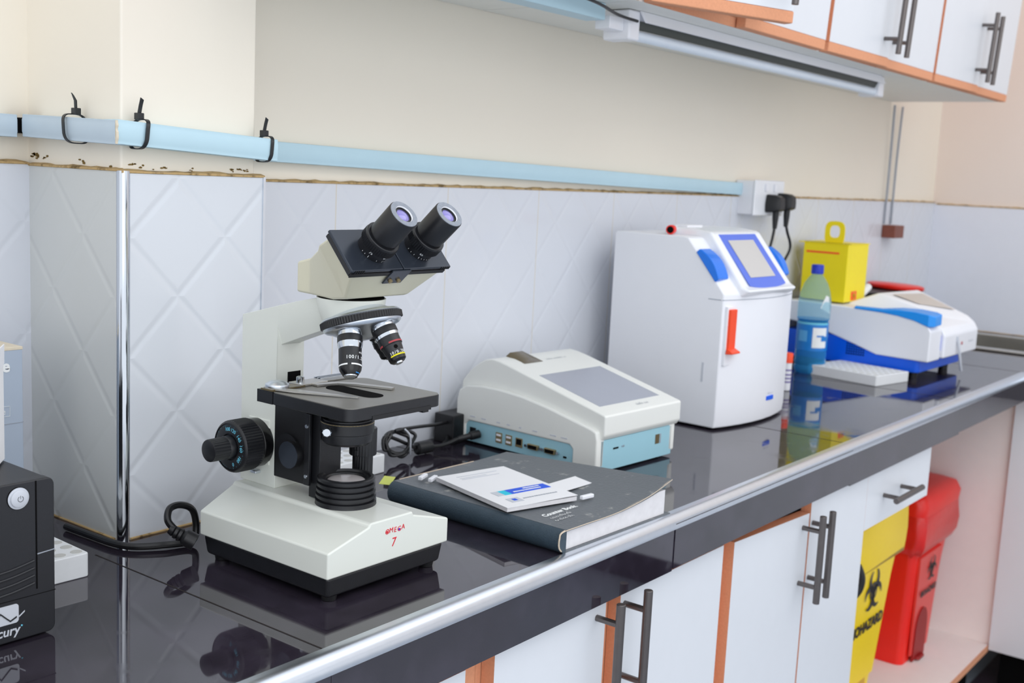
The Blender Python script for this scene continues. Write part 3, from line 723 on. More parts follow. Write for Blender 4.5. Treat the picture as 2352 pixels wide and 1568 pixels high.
S10 = [('collar', M_chrome, [(.0098, .0030), (.0098, .0065)]), ('grip', M_black, [(.0104, .0063), (.0107, .0070), (.0107, .0125), (.0102, .0130)]), ('ring', M_chrome, [(.0103, .0128), (.0100, .0158)]),
       ('barrel', M_blackmetal, [(.0097, .0155), (.0097, .0240), (.0090, .0245), (.0082, .0300), (.0076, .0320), (.0076, .0360)]), ('nose', M_blackgloss, [(.0076, .0358), (.0072, .0385), (.0056, .0400), (.0040, .0402)]), ('tip', M_chrome, [(.0034, .0400), (.0032, .0416), (.0012, .0420)])]
S10 = [(n_, m_, [(r_ * K1 * 1.02, h_ * 1.15) for r_, h_ in p_]) for n_, m_, p_ in S10]
ob, o, ax, cd, sd = objective(274, S10, .042, None)
curved_text('10/0.25', .0044, M_whitepr, o, ax, cd, sd, .0081*K1, .0378, ob, .0026, 0.35)
band(o, ax, cd, sd, .0079*K1, .0397, .0412, -.6, 1.5, M_yellowp, ob); band(o, ax, cd, sd, .0100*K1, .0254, .0272, -.1, 1.5, M_redp, ob); band(o, ax, cd, sd, .0100*K1, .0254, .0272, -1.3, -.75, M_redp, ob)
rad = cd * .93 + sd * .36
MB().lathe([(.0021, 0), (.0021, .0006)], tuple(o + ax * .0322 + rad * .0086*K1), tuple(rad), 16).build('pin_hole', M_dark, ob)
S40 = [(n_, m_, [(r_ * .92, h_ * .86) for r_, h_ in p_]) for n_, m_, p_ in S100]
objective(80, S40, .045, None)
S4 = [(n_, m_, [(r_ * .95, h_ * .78) for r_, h_ in p_]) for n_, m_, p_ in S10]
objective(10, S4, .034, None)

# stage
sg = bpy.data.objects.new('stage', None); COL.objects.link(sg); sg.parent = mi
SZ = .2000
def rrect(u0, u1, v0, v1, r, z, n=6, cut=None):
    pts = []
    for cx, cy, a0 in ((u0 + r, v0 + r, 180), (u1 - r, v0 + r, 270), (u1 - r, v1 - r, 0), (u0 + r, v1 - r, 90)):
        for i in range(n + 1):
            a = math.radians(a0 + 90 * i / n); pts.append((cx + r * math.cos(a), cy + r * math.sin(a), z))
    return pts
MB().loft([rrect(.0205, .1585, -.004, .118, .010, SZ - .0135), rrect(.0205, .1585, -.004, .118, .010, SZ - .0006)]).build('plate', M_blackmetal, sg, bevel=0.0008, seg=1)
# top skin with slot
mb = MB(); out = rrect(.0212, .1578, -.0033, .1173, .0095, SZ, 8)
slot = []
for i in range(36):
    a = 2 * math.pi * i / 36 + math.radians(225)
    c_, s_ = math.cos(a), math.sin(a)
    slot.append((UC - .002 + .0125 * c_, .0615 + (.026 if s_ > 0 else -.026) + .0125 * s_, SZ))
MB().loft([out, [(p[0], p[1], SZ - .0007) for p in out]]).build('top_skin', M_stage, sg)
MB().loft([[(p[0], p[1], SZ + .0003) for p in slot], [(p[0], p[1], SZ - .002) for p in slot]]).build('light_slot', M_dark, sg)
MB().loft([[(.0205, .112, SZ - .011), (.0205, .1365, SZ - .011), (.1545, .1365, SZ - .011), (.1545, .112, SZ - .011)], [(.0205, .112, SZ - .0135), (.0205, .1365, SZ - .0135), (.1545, .1365, SZ - .0135), (.1545, .112, SZ - .0135)]]).build('rear_rail', M_blackmetal, sg)
MB().box(.0205, .0255, .112, .1365, SZ - .0112, SZ).build('rear_rail_end', M_blackmetal, sg)
MB().box(.1020, .1540, .122, .1400, SZ - .004, SZ + .0012).build('cross_rail', M_stage, sg, bevel=.0006)
for k in range(3): MB().box(.100, .1560, .124 + k * .005, .126 + k * .005, SZ + .0012, SZ + .0042).build('cross_rail_rib', M_alu, sg)
MB().box(.062, .100, .113, .135, SZ + .0005, SZ + .0030).build('holder_block', M_steel, sg, bevel=.0006)
MB().lathe([(.0125, 0), (.0130, .0015), (.0125, .0035), (.0085, .0062), (.003, .0070)], (.0345, .121, SZ + .0026), (0, 0, 1), 40).build('clip_knob', M_alu, sg)
MB().loft([[(.020, .112, SZ + .0003), (.066, .112, SZ + .0003), (.066, .128, SZ + .0003), (.020, .130, SZ + .0003)], [(.020, .112, SZ + .0020), (.066, .112, SZ + .0020), (.066, .128, SZ + .0020), (.020, .130, SZ + .0020)]]).build('clip_base', M_tan, sg)
MB().lathe([(.0044, 0), (.0044, .0075), (.0030, .0082)], (.0680, .1225, SZ + .0020), (0, 0, 1), 20).build('clamp_screw', M_chrome, sg)
MB().loft([[(.0230, .1290, SZ + .0012), (.0205, .1235, SZ + .0012), (.0205, .1235, SZ + .0030), (.0230, .1290, SZ + .0030)],
           [(.0410, .0960, SZ + .0012), (.0315, .0900, SZ + .0012), (.0315, .0900, SZ + .0030), (.0410, .0960, SZ + .0030)],
           [(.0680, .0310, SZ + .0008), (.0645, .0300, SZ + .0008), (.0645, .0300, SZ + .0018), (.0680, .0310, SZ + .0018)]]).build('slide_clip', M_steel, sg)
MB().loft([[(.076, .104, SZ + .0006), (.076, .113, SZ + .0006), (.076, .113, SZ + .0026), (.076, .104, SZ + .0026)],
           [(.100, .098, SZ + .0006), (.102, .108, SZ + .0006), (.102, .108, SZ + .0026), (.100, .098, SZ + .0026)],
           [(.112, .080, SZ + .0006), (.118, .090, SZ + .0006), (.118, .090, SZ + .0026), (.112, .080, SZ + .0026)],
           [(.126, .041, SZ + .0006), (.134, .044, SZ + .0006), (.134, .044, SZ + .0026), (.126, .041, SZ + .0026)]]).build('slide_clip', M_steel, sg)
MB().box(.052, .140, -.0046, .002, SZ - .0150, SZ - .0105).build('front_channel', M_black, sg)
MB().box(.128, .137, -.0040, .004, SZ - .0175, SZ - .0135).build('stop_block', M_black, sg, bevel=.0006)
# focus slide under stage
fs = bpy.data.objects.new('focus_slide', None); COL.objects.link(fs); fs.parent = mi
MB().box(.0715, .1130, .115, .1675, .0895, SZ - .0135).build('slide_block', M_black, fs, bevel=.001)
MB().box(.0700, .0735, .1080, .1165, .0900, .1700).build('guide_plate', M_blackmetal, fs, bevel=.0006)
for z in (.1000, .1560): MB().lathe([(.0024, 0), (.0020, .0012)], (.0700, .1125, z), (-1, 0, 0), 14).build('screw', M_alu, fs)
MB().box(.0765, .1080, .0980, .1145, .0760, SZ - .0135).build('rack_plate', M_blackmetal, fs, bevel=.0006)
MB().lathe([(.0190, 0), (.0185, .0012), (.0172, .0020), (.0172, .0050)], (.0680, .1420, .1240), (1, 0, 0), 48).build('knob_disc', M_blackmetal, fs)
MB().lathe([(.0146, -.0004), (.0150, -.0004), (.0150, .0004)], (.0620, .1330, .1215), (1, 0, 0), 40).build('knob_rim', M_plate, fs)
MB().lathe([(.0150, 0), (.0150, .0160)], (.0620, .1330, .1215), (1, 0, 0), 32).build('condenser_knob', M_black, fs)
# condenser
cdn = bpy.data.objects.new('condenser', None); COL.objects.link(cdn); cdn.parent = mi
MB().lathe([(.0265, .0300), (.0265, .0285), (.0290, .0280), (.0290, .0160), (.0275, .0150), (.0275, .0130), (.0270, .0060), (.0240, .0030), (.0200, .0020)], (UC + .001, .0735, .1390), (0, 0, 1), 56).build('carrier', M_blackmetal, cdn)
MB().lathe([(.0210, 0), (.0210, .0240)], (UC + .001, .0735, .1630), (0, 0, 1), 40).build('lens_tube', M_black, cdn)
MB().lathe([(.0288, 0), (.0292, .0008), (.0288, .0016)], (UC + .001, .0735, .1650), (0, 0, 1), 48).build('brass_line', M_brass, cdn)
MB().lathe([(.0045, 0), (.0052, .0010, 1), (.0052, .0075, 1), (.0040, .0085)], (.0560, .0640, .1615), (-.8, -.6, 0), 16, rib=.0008).build('centring_screw', M_chrome, cdn)
MB().box(UC - .012, UC - .0105, .044, .048, .1350, .1400).build('iris_lever', M_black, cdn)
sk_ = bpy.data.objects.new('stage_drive_knob', None); COL.objects.link(sk_); sk_.parent = mi
MB().lathe([(.0150, 0), (.0156, .0010, 1), (.0156, .0300, 1), (.0150, .0310), (.0100, .0320), (.0100, .0700)], (.1430, .0990, .1160), (0, 0, 1), 60, rib=.0009).build('upper_knob', M_blackmetal, sk_)
MB().lathe([(.0110, 0), (.0116, .0010, 1), (.0116, .0240, 1)], (.1430, .0990, .0930), (0, 0, 1), 48, rib=.0008).build('lower_knob', M_blackmetal, sk_)
# coarse and fine focus knobs
def knobs(side):
    kb = bpy.data.objects.new('focus_knob', None); COL.objects.link(kb); kb.parent = mi
    d_ = (-1, 0, 0) if side < 0 else (1, 0, 0); x0 = UL + .001 if side < 0 else UR - .001
    c = (x0, .1960, .1235)
    MB().lathe([(.0265, .0005), (.0278, .0015), (.0278, .0125), (.0262, .0140)], c, d_, 72).build('collar', M_blackgloss, kb)
    MB().lathe([(.0262, .0140), (.0292, .0160), (.0296, .0170, 1), (.0296, .0370, 1), (.0288, .0390), (.0272, .0408), (.0262, .0411), (.0262, .0402), (.0245, .0408), (.0150, .0414), (.0140, .0400)], c, d_, 112, rib=.0013).build('coarse_knob', M_blackmetal, kb)
    MB().lathe([(.0100, .0395), (.0132, .0410), (.0132, .0470), (.0126, .0480), (.0128, .0488, 1), (.0126, .0680, 1), (.0122, .0692), (.0110, .0700)], c, d_, 60, rib=.0008).build('fine_knob', M_blackmetal, kb)
    if side < 0:
        cc = Vector(c) + Vector(d_) * .04120
        for a_, t_ in ((100, '100'), (72, '120'), (38, '140'), (4, '160'), (-34, '180'), (-70, '0')):
            a = math.radians(a_)
            # seen from outside: right of view = -v, up = z
            rad = Vector((0, -math.cos(a), math.sin(a))); tan = Vector((0, -math.sin(a), -math.cos(a)))
            text(t_, .0058, M_blueprint, cc + rad * .0198, tan, rad, kb, ext=.0001, bold=.00005)
        for i in range(50):
            a = 2 * math.pi * i / 50; rad = Vector((0, -math.cos(a), math.sin(a))); tan = Vector((0, -math.sin(a), -math.cos(a)))
            l0, l1 = (.0232, .0245) if i % 5 else (.0228, .0246)
            if i % 2 == 0 or i % 5 == 0:
                p = cc
                MB().faces([tuple(p + rad * l + tan * q + Vector(d_) * .0001) for l, q in ((l0, -.0001), (l1, -.0001), (l1, .0001), (l0, .0001))], [(0, 1, 2, 3)]).build('tick', M_blueprint, kb, smooth=False)
    return kb
knobs(-1); knobs(1)
MB().box(UL - .008, UL, .190, .200, .0880, .0915).build('tension_screw', M_alu, mi, bevel=.001)
# illuminator
il = bpy.data.objects.new('illuminator', None); COL.objects.link(il); il.parent = mi
prof = [(.0335, .0)]
for k in range(4):
    z = .0015 + k * .0062
    r_ = .0332 - k * .0005
    prof += [(r_, z), (r_, z + .0034), (r_ - .0034, z + .0040), (r_ - .0034, z + .0056)]
prof += [(.0315, .0262), (.0315, .0290), (.0300, .0302), (.0265, .0302), (.0255, .0280), (.0225, .0275), (.0215, .0255)]
MB().lathe(prof, (UC + .0015, .0735, .0748), (0, 0, 1), 64).build('body', M_blackmetal, il, ang=25)
MB().lathe([(.0215, .0), (.0190, .0016), (.0120, .0032), (.0001, .0040)], (UC + .0015, .0735, .0748 + .0248), (0, 0, 1), 40).build('lens', mat('frosted_glass', (196, 190, 190), rough=.25), il, ang=60)
# writing on the base
for i, (ch, m_, dz) in enumerate((('O', M_redink, 0), ('M', M_redink, .0006), ('E', M_redink, .0), ('G', M_redink, -.0002), ('A', M_redink, .0008))):
    text(ch, .0078, m_, (.0835 + i * .0060, -.0002, .0603 + dz), (1, 0, 0), (0, 0, 1), mi, name='handwriting', shear=.1)
text('o', .0045, M_redink, (.0835, -.0003, .0607), (1, 0, 0), (0, 0, 1), mi, name='handwriting', bold=.0003)
text('o', .0042, M_blueink, (.1015, -.0003, .0600), (1, 0, 0), (0, 0, 1), mi, name='handwriting', bold=.0003)
text('7', .0135, M_redink, (.0935, -.0002, .0470), (1, 0, 0), (0, 0, 1), mi, name='handwriting', shear=.15)
# mains lead of the microscope
MB().lathe([(.0095, 0), (.0095, .012), (.006, .016), (.0075, .017), (.0075, .020), (.0058, .021), (.0068, .022), (.0068, .025), (.0050, .026), (.0060, .027), (.0045, .032)], (-.002, .210, .018), (-.55, .62, .42), 18).build('lead_plug', M_black, mi)
MB().tube([(-.014, .2255, .029), (-.019, .236, .040), (-.010, .246, .050), (.006, .248, .051), (.022, .248, .042), (.028, .249, .020), (.020, .247, .006), (-.010, .258, .0052), (-.035, .276, .0048), (-.045, .300, .005), (-.048, .345, .005), (-.050, .39, .005)], .0040, 10, sub=8).build('mains_lead', M_rubber, mi)

# ------------------------------------------------------------------ uninterruptible power supply, left edge
up = thing('power_supply', 'matt black battery power supply box with round silver button at the left edge', 'power supply', (0.5560, 0.940, T), math.radians(-1.1))
MB().box(-.100, 0, .012, .262, .003, .146).build('case', M_ups, up, bevel=.003)
MB().loft([rrect(-.100, .0, .003, .150, .006, 0)][:0] + [[(p[0], -.0, p[1]) for p in rrect(-.100, .001, .002, .1475, .007, 0)], [(p[0], .013, p[1]) for p in rrect(-.100, .001, .002, .1475, .007, 0)]]).build('front_panel', M_ups, up, bevel=.0015)
MB().box(-.0175, -.0162, -.0004, .003, .046, .1465).build('panel_groove', M_dark, up)
MB().box(-.100, .0012, -.0003, .002, .0405, .0410).build('panel_groove', M_dark, up)
MB().loft([[(-.0162, -.0004, .0780), (-.0162, -.0004, .0790), (.0008, -.0004, .0800), (.0008, -.0004, .0793)], [(-.0162, .002, .0780), (-.0162, .002, .0790), (.0008, .002, .0800), (.0008, .002, .0793)]]).build('panel_groove', M_greyink, up)
for k in range(4):
    z = .070 - k * .007
    MB().tube([(-.062, -.0008, z - .003), (-.040, -.0008, z - .001), (-.0195, -.0008, z + .003)], .0011, 6).build('vent_rib', M_ups, up)
bt = MB().lathe([(.0098, 0), (.0098, .001), (.0080, .0012), (.0078, .0030), (.0068, .0036)], (-.0335, 0, .1335), (0, -1, 0), 32); bt = bt.build('power_button', M_ltgrey, up)
MB().lathe([(.0102, 0), (.0102, .0008), (.0082, .0009), (.0082, .0001)], (-.0335, 0, .1335), (0, -1, 0), 32, cap=False).build('button_ring', M_dark, up)
mb = MB(); vs = []
for i in range(21):
    a = math.radians(120 + 300 * i / 20)
    for r_ in (.0023, .0027): vs.append((-.0335 + .0005 + r_ * math.cos(a), -.0038, .1335 + r_ * math.sin(a)))
mb.faces(vs, [(2 * i, 2 * i + 1, 2 * i + 3, 2 * i + 2) for i in range(20)]); mb.faces([(-.0332, -.0038, .1337), (-.0328, -.0038, .1337), (-.0328, -.0038, .1365), (-.0332, -.0038, .1365)], [(0, 1, 2, 3)])
mb.build('power_icon', M_dark, bt, smooth=False)
MB().loft([[(p[0], -.0004, p[1]) for p in rrect(-.058, -.0345, .0195, .0370, .003, 0)], [(p[0], .001, p[1]) for p in rrect(-.058, -.0345, .0195, .0370, .003, 0)]]).build('badge', M_ltgrey, up)
MB().strip([(-.058, -.0007, .0220), (-.0515, -.0007, .0310), (-.0455, -.0007, .0250), (-.0425, -.0007, .0222), (-.0365, -.0007, .0250)], (0, -.01, 1), .0016, .0002).build('badge_wave', M_ups, up)
MB().strip([(-.0345, -.0006, .0245), (-.0290, -.0006, .0285)], (0, -.01, 1), .0014, .0002).build('badge_wave', M_ltgrey, up)
text('Mercury', .0118, M_ltgrey, (-.0340, -.0004, .0125), (1, 0, 0), (0, 0, 1), up, align='RIGHT', shear=.15, bold=.0002)
MB().lathe([(.0008, 0), (.0008, .0004)], (-.0318, -.0002, .0155), (0, -1, 0), 12).build('badge_dot', M_blueprint, up)
# cartons behind and on it
wb = thing('white_carton', 'white carton standing on top of the black power supply at the left edge', 'box', (0.5560, 1.0235, T + .1478), math.radians(-130))
MB().box(0, .09, -.10, 0, 0, .106).build('box_body', M_paper, wb, bevel=.0008)
MB().loft([[(0, 0, .092), (.09, 0, .075), (.09, -.0008 + .0016, .075), (0, .0008, .092)], [(0, 0, .110), (.09, 0, .104), (.09, .0010, .104), (0, .0010, .110)]]).build('flap', M_white, wb)
gb = thing('grey_carton', 'tall grey blue carton behind the power supply, beside the pillar', 'box', (0.624, 1.200, T))
MB().box(-.06, .050, 0, .055, 0, .2195).build('box_body', M_carton, gb, bevel=.0008)
MB().box(-.06, .0505, -.0004, .0555, .2190, .2225).build('torn_edge', M_cartonedge, gb, bevel=.0006)
MB().box(-.06, .0502, -.0005, .0010, .1365, .1372).build('fold_line', M_greyink, gb)
text('e', .019, M_whitepr, (.0305, -.0004, .2015), (1, 0, 0), (0, 0, 1), gb, bold=.0006)
text('e', .010, M_whitepr, (.0270, -.0004, .1510), (1, 0, 0), (0, 0, 1), gb)
MB().strip([(.022, -.0004, .1455), (.034, -.0004, .1455), (.034, -.0004, .1565), (.022, -.0004, .1565)], (0, 0.0, 1) if False else (0, -1, 0), .0004, .0004).build('printed_frame', M_whitepr, gb)

# ------------------------------------------------------------------ foam tube racks
def foam_rack(label, loc, rz, W_, D_, H_, nx, ny):
    r = thing('tube_rack', label, 'tube rack', loc, rz, 'white foam tube racks')
    MB().loft([rrect(0, W_, 0, D_, .004, 0), rrect(0, W_, 0, D_, .004, H_)]).build('block', M_foam, r, bevel=.0015)
    mb = MB()
    for i in range(nx):
        for j in range(ny):
            mb.lathe([(min(W_ / nx, D_ / ny) * .34, 0), (min(W_ / nx, D_ / ny) * .33, .0004)], (W_ * (i + .5) / nx, D_ * (j + .5) / ny, H_), (0, 0, 1), 16)
    mb.build('tube_holes', M_pit, r)
    return r
foam_rack('white foam tube rack between the power supply and the pillar', (0.568, 1.049, T), math.radians(-2), .0905, .160, .026, 5, 8)
foam_rack('white foam tube rack behind the microscope, seen through its stand', (1.078, 1.130, T), math.radians(1), .113, .060, .027, 6, 3)
foam_rack('white foam tube rack in front of the white and blue analyser', (2.559, 0.911, T), math.radians(-11), .140, .185, .024, 6, 10)

# ------------------------------------------------------------------ notebook and papers
nb = thing('notebook', 'thick black hardcover counter book with worn curling cover', 'book', (1.072, 0.735, T), math.radians(-1.5))
BW, BL, BH = .245, .285, .029
spine = []
for i in range(9):
    a = math.pi / 2 + math.pi * i / 8
    spine.append((.012 + .013 * math.cos(a), BH / 2 + .0145 * math.sin(a)))
MB().prism(spine + [(.030, .0), (.030, BH)][0:0] + [], 'y', 0, BL).build('spine', M_spine, nb)
def sheet(x0, x1, y0, y1, zf, th, nx=14, ny=12):
    vs = []; fs = []
    for k in (0, 1):
        for i in range(nx + 1):
            for j in range(ny + 1):
                x = x0 + (x1 - x0) * i / nx; y = y0 + (y1 - y0) * j / ny
                vs.append((x, y, zf(x, y) + k * th))
    q = (nx + 1) * (ny + 1)
    for k in (0, 1):
        for i in range(nx):
            for j in range(ny):
                a = k * q + i * (ny + 1) + j; f = (a, a + ny + 1, a + ny + 2, a + 1); fs.append(f if k else tuple(reversed(f)))
    for i in range(nx):
        for j in (0, ny):
            a = i * (ny + 1) + j; fs.append((a, a + ny + 1, a + ny + 1 + q, a + q))
    for j in range(ny):
        for i in (0, nx):
            a = i * (ny + 1) + j; fs.append((a, a + 1, a + 1 + q, a + q))
    return MB().faces(vs, fs)
def ztop(x, y):
    t = max(0, (x - .10) / (BW - .10)); f = 1 - .75 * max(0, min(1, y / BL))
    return BH - .0024 + .020 * t ** 2 * f - .004 * t * (1 - f)
sheet(.010, BW, 0, BL, ztop, .0024).build('front_cover', M_leather, nb)
sheet(.010, BW, 0, BL, lambda x, y: 0.0, .0024).build('back_cover', M_leather, nb)
def zpg(x, y): return ztop(x, y) - .0022 - .004 * max(0, (x - .1) / .14) ** 2
mb = MB(); rings = []
for i in range(15):
    x = .006 + (BW - .010 - .006) * i / 14; zt = min(zpg(x, .0), BH + .006) if x > .03 else BH - .006 + min(x / .03, 1) * .0034
    rings.append([(x, .004, .0026), (x, BL - .004, .0026), (x, BL - .004, min(zpg(x, BL), zt)), (x, .004, zt)])
mb.loft(rings); mb.build('pages', M_pages, nb)
MB().tube([(.004, .0008, .004), (-.0008, .0008, .010), (-.0008, .0008, .020), (.005, .0008, .027), (.04, .0008, ztop(.04, 0) + .0012), (.12, .0008, ztop(.12, 0) + .0012), (.19, .0008, ztop(.19, 0) + .0012), (BW, .0008, ztop(BW, 0) + .0012)], .0011, 6).build('worn_edge', M_fray, nb)
MB().tube([(.02, BL - .0008, BH), (.10, BL - .0008, BH), (.17, BL - .0008, ztop(.17, BL) + .0024)], .0009, 6).build('worn_edge', M_fray, nb)
def zt2(x, y): return ztop(x, y) + .0026
text('Counter Book', .0112, M_whitepr, (.0650, .0510, zt2(.09, .06) + .0003), (1, .0, 0.0), (0, 1, 0), nb, bold=.0004)
scribble((.0510, .0395, zt2(.09, .045) + .0003), (1, 0, 0), (0, 1, 0), .043, .0062, M_whitepr, nb, seed=4)
scribble((.0450, .0300, zt2(.09, .034) + .0003), (1, 0, 0), (0, 1, 0), .033, .0062, M_whitepr, nb, seed=6)
# booklet on the book
bk = thing('booklet', 'white booklet with blue banner lying on the black counter book', 'booklet', (1.080, 0.821, T + .0318), math.radians(-15.5))
BK = Vector((.0, .0)); bw, bl = .110, .158
sheet(0, bw, 0, bl, lambda x, y: .0 + .003 * math.sin(math.pi * y / bl) * (1 - x / bw) * .0, .0052).build('pages', M_pages, bk)
sheet(-.0004, bw + .0006, -.0006, bl + .0006, lambda x, y: .0050 + .0026 * (1 - math.cos(math.pi * x / bw)) * .35, .0006).build('cover', M_paper, bk)
def zc(x): return .0057 + .0026 * (1 - math.cos(math.pi * x / bw)) * .35
def flat(x0, x1, y0, y1, m_, nm, dz=.0002):
    sheet(x0, x1, y0, y1, lambda x, y: zc(x) + dz * .3, .0001 + dz, 6, 2).build(nm, m_, bk)
flat(.040, .103, .044, .062, M_royal, 'banner'); flat(.029, .040, .044, .062, M_cyan, 'banner'); flat(.019, .029, .044, .062, M_ltgrey, 'banner')
flat(.019, .037, .014, .030, M_ltgrey, 'logo'); flat(.025, .031, .019, .026, M_royal, 'logo', .0004)
random.seed(3)
for (x0, y0, s_) in ((.092, .0565, M_whitepr), (.090, .0495, M_whitepr)):
    x = x0
    while x > x0 - (.026 if y0 > .05 else .042):
        wd = random.uniform(.0012, .0028); flat(x - wd, x, y0 - .0014, y0 + .0014 + random.uniform(0, .0006), s_, 'printed_line', .0004); x -= wd + .0006
x = .095
while x > .042:
    wd = random.uniform(.0015, .003); flat(x - wd, x, .021, .0235, M_greyink, 'printed_line'); x -= wd + .0012
for y in (.142, .134, .129): flat(.022, .022 + random.uniform(.04, .065), y, y + .0012, M_ltgrey, 'printed_line')
cdp = thing('white_card', 'blank white card sticking out from under the booklet', 'card', (1.190, 0.826, T + .0322), math.radians(-4))
sheet(0, .108, 0, .036, lambda x, y: .002 * (x / .1), .0006, 6, 2).build('sheet', M_paper, cdp)
ts = thing('test_strip', 'small white plastic test strip at the far left corner of the booklet', 'test strip', (1.108, 0.986, T + .0322), math.radians(20), 'white test strips on the counter book')
MB().box(0, .022, 0, .006, 0, .005).build('cassette', M_white, ts, bevel=.0012)
ts2 = copy_tree(ts); ts2.location = (1.112, .972, T + .0318); tag(ts2, 'small white plastic test strip half under the top edge of the booklet', 'test strip', 'white test strips on the counter book')
ts3 = copy_tree(ts); ts3.location = (1.190, .785, T + .0326); ts3.rotation_euler = (0, 0, math.radians(-8)); tag(ts3, 'small white test strip poking out at the near right corner of the booklet', 'test strip', 'white test strips on the counter book')
tag(sheet(0, .020, 0, .016, lambda x, y: .004 + .006 * (x / .02), .0004, 4, 3).build('note_scrap', M_lime, loc=(1.088, 1.024, T + .018), rot=(0, 0, .4)), 'scrap of lime yellow paper at the back corner of the counter book', 'paper scrap')

# ------------------------------------------------------------------ small cream reader with screen
rd_ = thing('test_reader', 'cream desktop test reader with tilted grey screen and light blue base', 'analyser', (1.4087, 0.9074, T), math.radians(-3.5))
MB().loft([rrect(.000, .202, .000, .285, .008, .004), rrect(-.001, .203, .0, .287, .008, .052)]).build('lower_case', M_teal, rd_, bevel=.001)
for u in (.02, .18):
    for v in (.02, .26): MB().lathe([(.007, 0), (.007, .006)], (u, v, 0), (0, 0, 1), 14).build('foot', M_black, rd_)
# side pods
def pod(u0, u1):
    top_ = [(.000, .052), (.003, .066), (.012, .0695), (.055, .079), (.10, .0885), (.15, .0965), (.20, .1000), (.24, .0995), (.270, .0955), (.286, .086), (.290, .070)]
    poly_ = [(0.0, .0095)] + top_ + [(.290, .006), (.268, .006), (.268, .032), (.262, .038), (.052, .038), (.046, .032), (.046, .0095)]
    return MB().prism(poly_, 'x', u0, u1).build('side_pod', M_offw, rd_, bevel=.0035, seg=3, ang=28)
pod(-.0035, .016); pod(.187, .2055)
# upper lid
def zlid(v):
    if v < .195: return .0925 + (.1400 - .0925) * (v / .195)
    t = (v - .195) / .095
    return .1400 + .006 * math.sin(min(t, .5) * math.pi) - .050 * max(0, t - .22) ** 2 * 1.6
lp = [(-.006, .060)] + [(-.006, .0905)] + [(v, zlid(v)) for v in (0.0, .04, .08, .12, .16, .195, .21, .225, .24, .255, .27, .28, .288)] + [(.290, .05), (.0, .052)]
MB().prism(lp, 'x', .006, .210).build('lid', M_offw, rd_, bevel=.003, seg=3, ang=24)
def on_lid(u0, u1, v0, v1, m_, nm, up_=.0004, par=None, th=.0006):
    vs = []
    for dz in (-.001, up_):
        for (u, v) in ((u0, v0), (u1, v0), (u1, v1), (u0, v1)): vs.append((u, v, zlid(v) + dz))
    return MB().faces(vs, [(0, 3, 2, 1), (4, 5, 6, 7), (0, 1, 5, 4), (1, 2, 6, 5), (2, 3, 7, 6), (3, 0, 4, 7)]).build(nm, m_, par or rd_, smooth=False)
on_lid(.028, .186, .022, .143, M_lcd, 'screen')
scribble((.120, .0100, zlid(.0100) + .0004), (1, 0, 0), (0, .97, .236), .030, .0060, M_greyink, rd_, seed=8)
scribble((.128, .1925, zlid(.1925) + .0004), (1, 0, 0), (0, .97, .236), .050, .0042, M_greyink, rd_, seed=9)
# card slot with smoky cover
MB().loft([[(.042, .186, .1382), (.090, .186, .1382), (.090, .228, .1445), (.042, .228, .1445)], [(.048, .202, .1430), (.082, .202, .1430), (.080, .226, .1510), (.050, .226, .1510)]]).build('card_slot', M_tan, rd_, bevel=.001)
# ports on the left side (x = -0.0005)
def port(v, z, w_, h_, m_, nm):
    return MB().box(-.0016, .002, v - w_ / 2, v + w_ / 2, z - h_ / 2, z + h_ / 2).build(nm, m_, rd_, bevel=.0004)
po = port(.253, .0215, .013, .013, M_black, 'power_switch')
for v in (.196, .175):
    p_ = port(v, .0215, .0130, .0165, M_brass, 'usb_port')
    for dz in (-.0035, .0045): MB().box(-.0020, -.0014, v - .0048, v + .0048, .0215 + dz - .0016, .0215 + dz + .0016).build('usb_tongue', M_white, p_)
p_ = port(.1535, .0215, .0140, .0145, M_brass, 'network_port'); MB().box(-.0020, -.0014, .1535 - .005, .1535 + .005, .0180, .0270).build('socket_hole', M_dark, p_)
for v in (.1230, .0890):
    p_ = MB().loft([[(-.0050, v - .0095, .0165), (-.0050, v + .0095, .0165), (-.0050, v + .0110, .0245), (-.0050, v - .0110, .0245)], [(.001, v - .0095, .0165), (.001, v + .0095, .0165), (.001, v + .0110, .0245), (.001, v - .0110, .0245)]]).build('serial_port', M_brass, rd_, bevel=.0008)
    MB().box(-.0054, -.0048, v - .0085, v + .0085, .0178, .0232).build('socket_hole', M_dark, p_)
    for s_ in (-1, 1): MB().cyl((-.0045, v + s_ * .0148, .0205), (.001, v + s_ * .0148, .0205), .0025, n=6).build('port_screw', M_chrome, p_)
port(.0610, .0165, .0060, .0028, M_dark, 'micro_usb_port')
for v, w_ in ((.252, .012), (.228, .010), (.196, .008), (.175, .007), (.150, .005), (.120, .010), (.084, .012), (.062, .012)):
    MB().box(-.0039, -.0034, v - w_ / 2, v + w_ / 2, .0455, .0475).build('printed_label', M_ltgrey, rd_)
# front ports (y=0)
MB().box(.038, .051, -.0006, .002, .0350, .0375).build('front_slot', M_dark, rd_)
text('USB', .0045, M_greyink, (.063, -.0004, .0365), (1, 0, 0), (0, 0, 1), rd_)
MB().box(.150, .161, -.0006, .002, .0270, .0420).build('front_window', M_tan, rd_)
MB().box(.163, .1655, -.0006, .002, .0270, .0420).build('front_window', M_greyink, rd_)
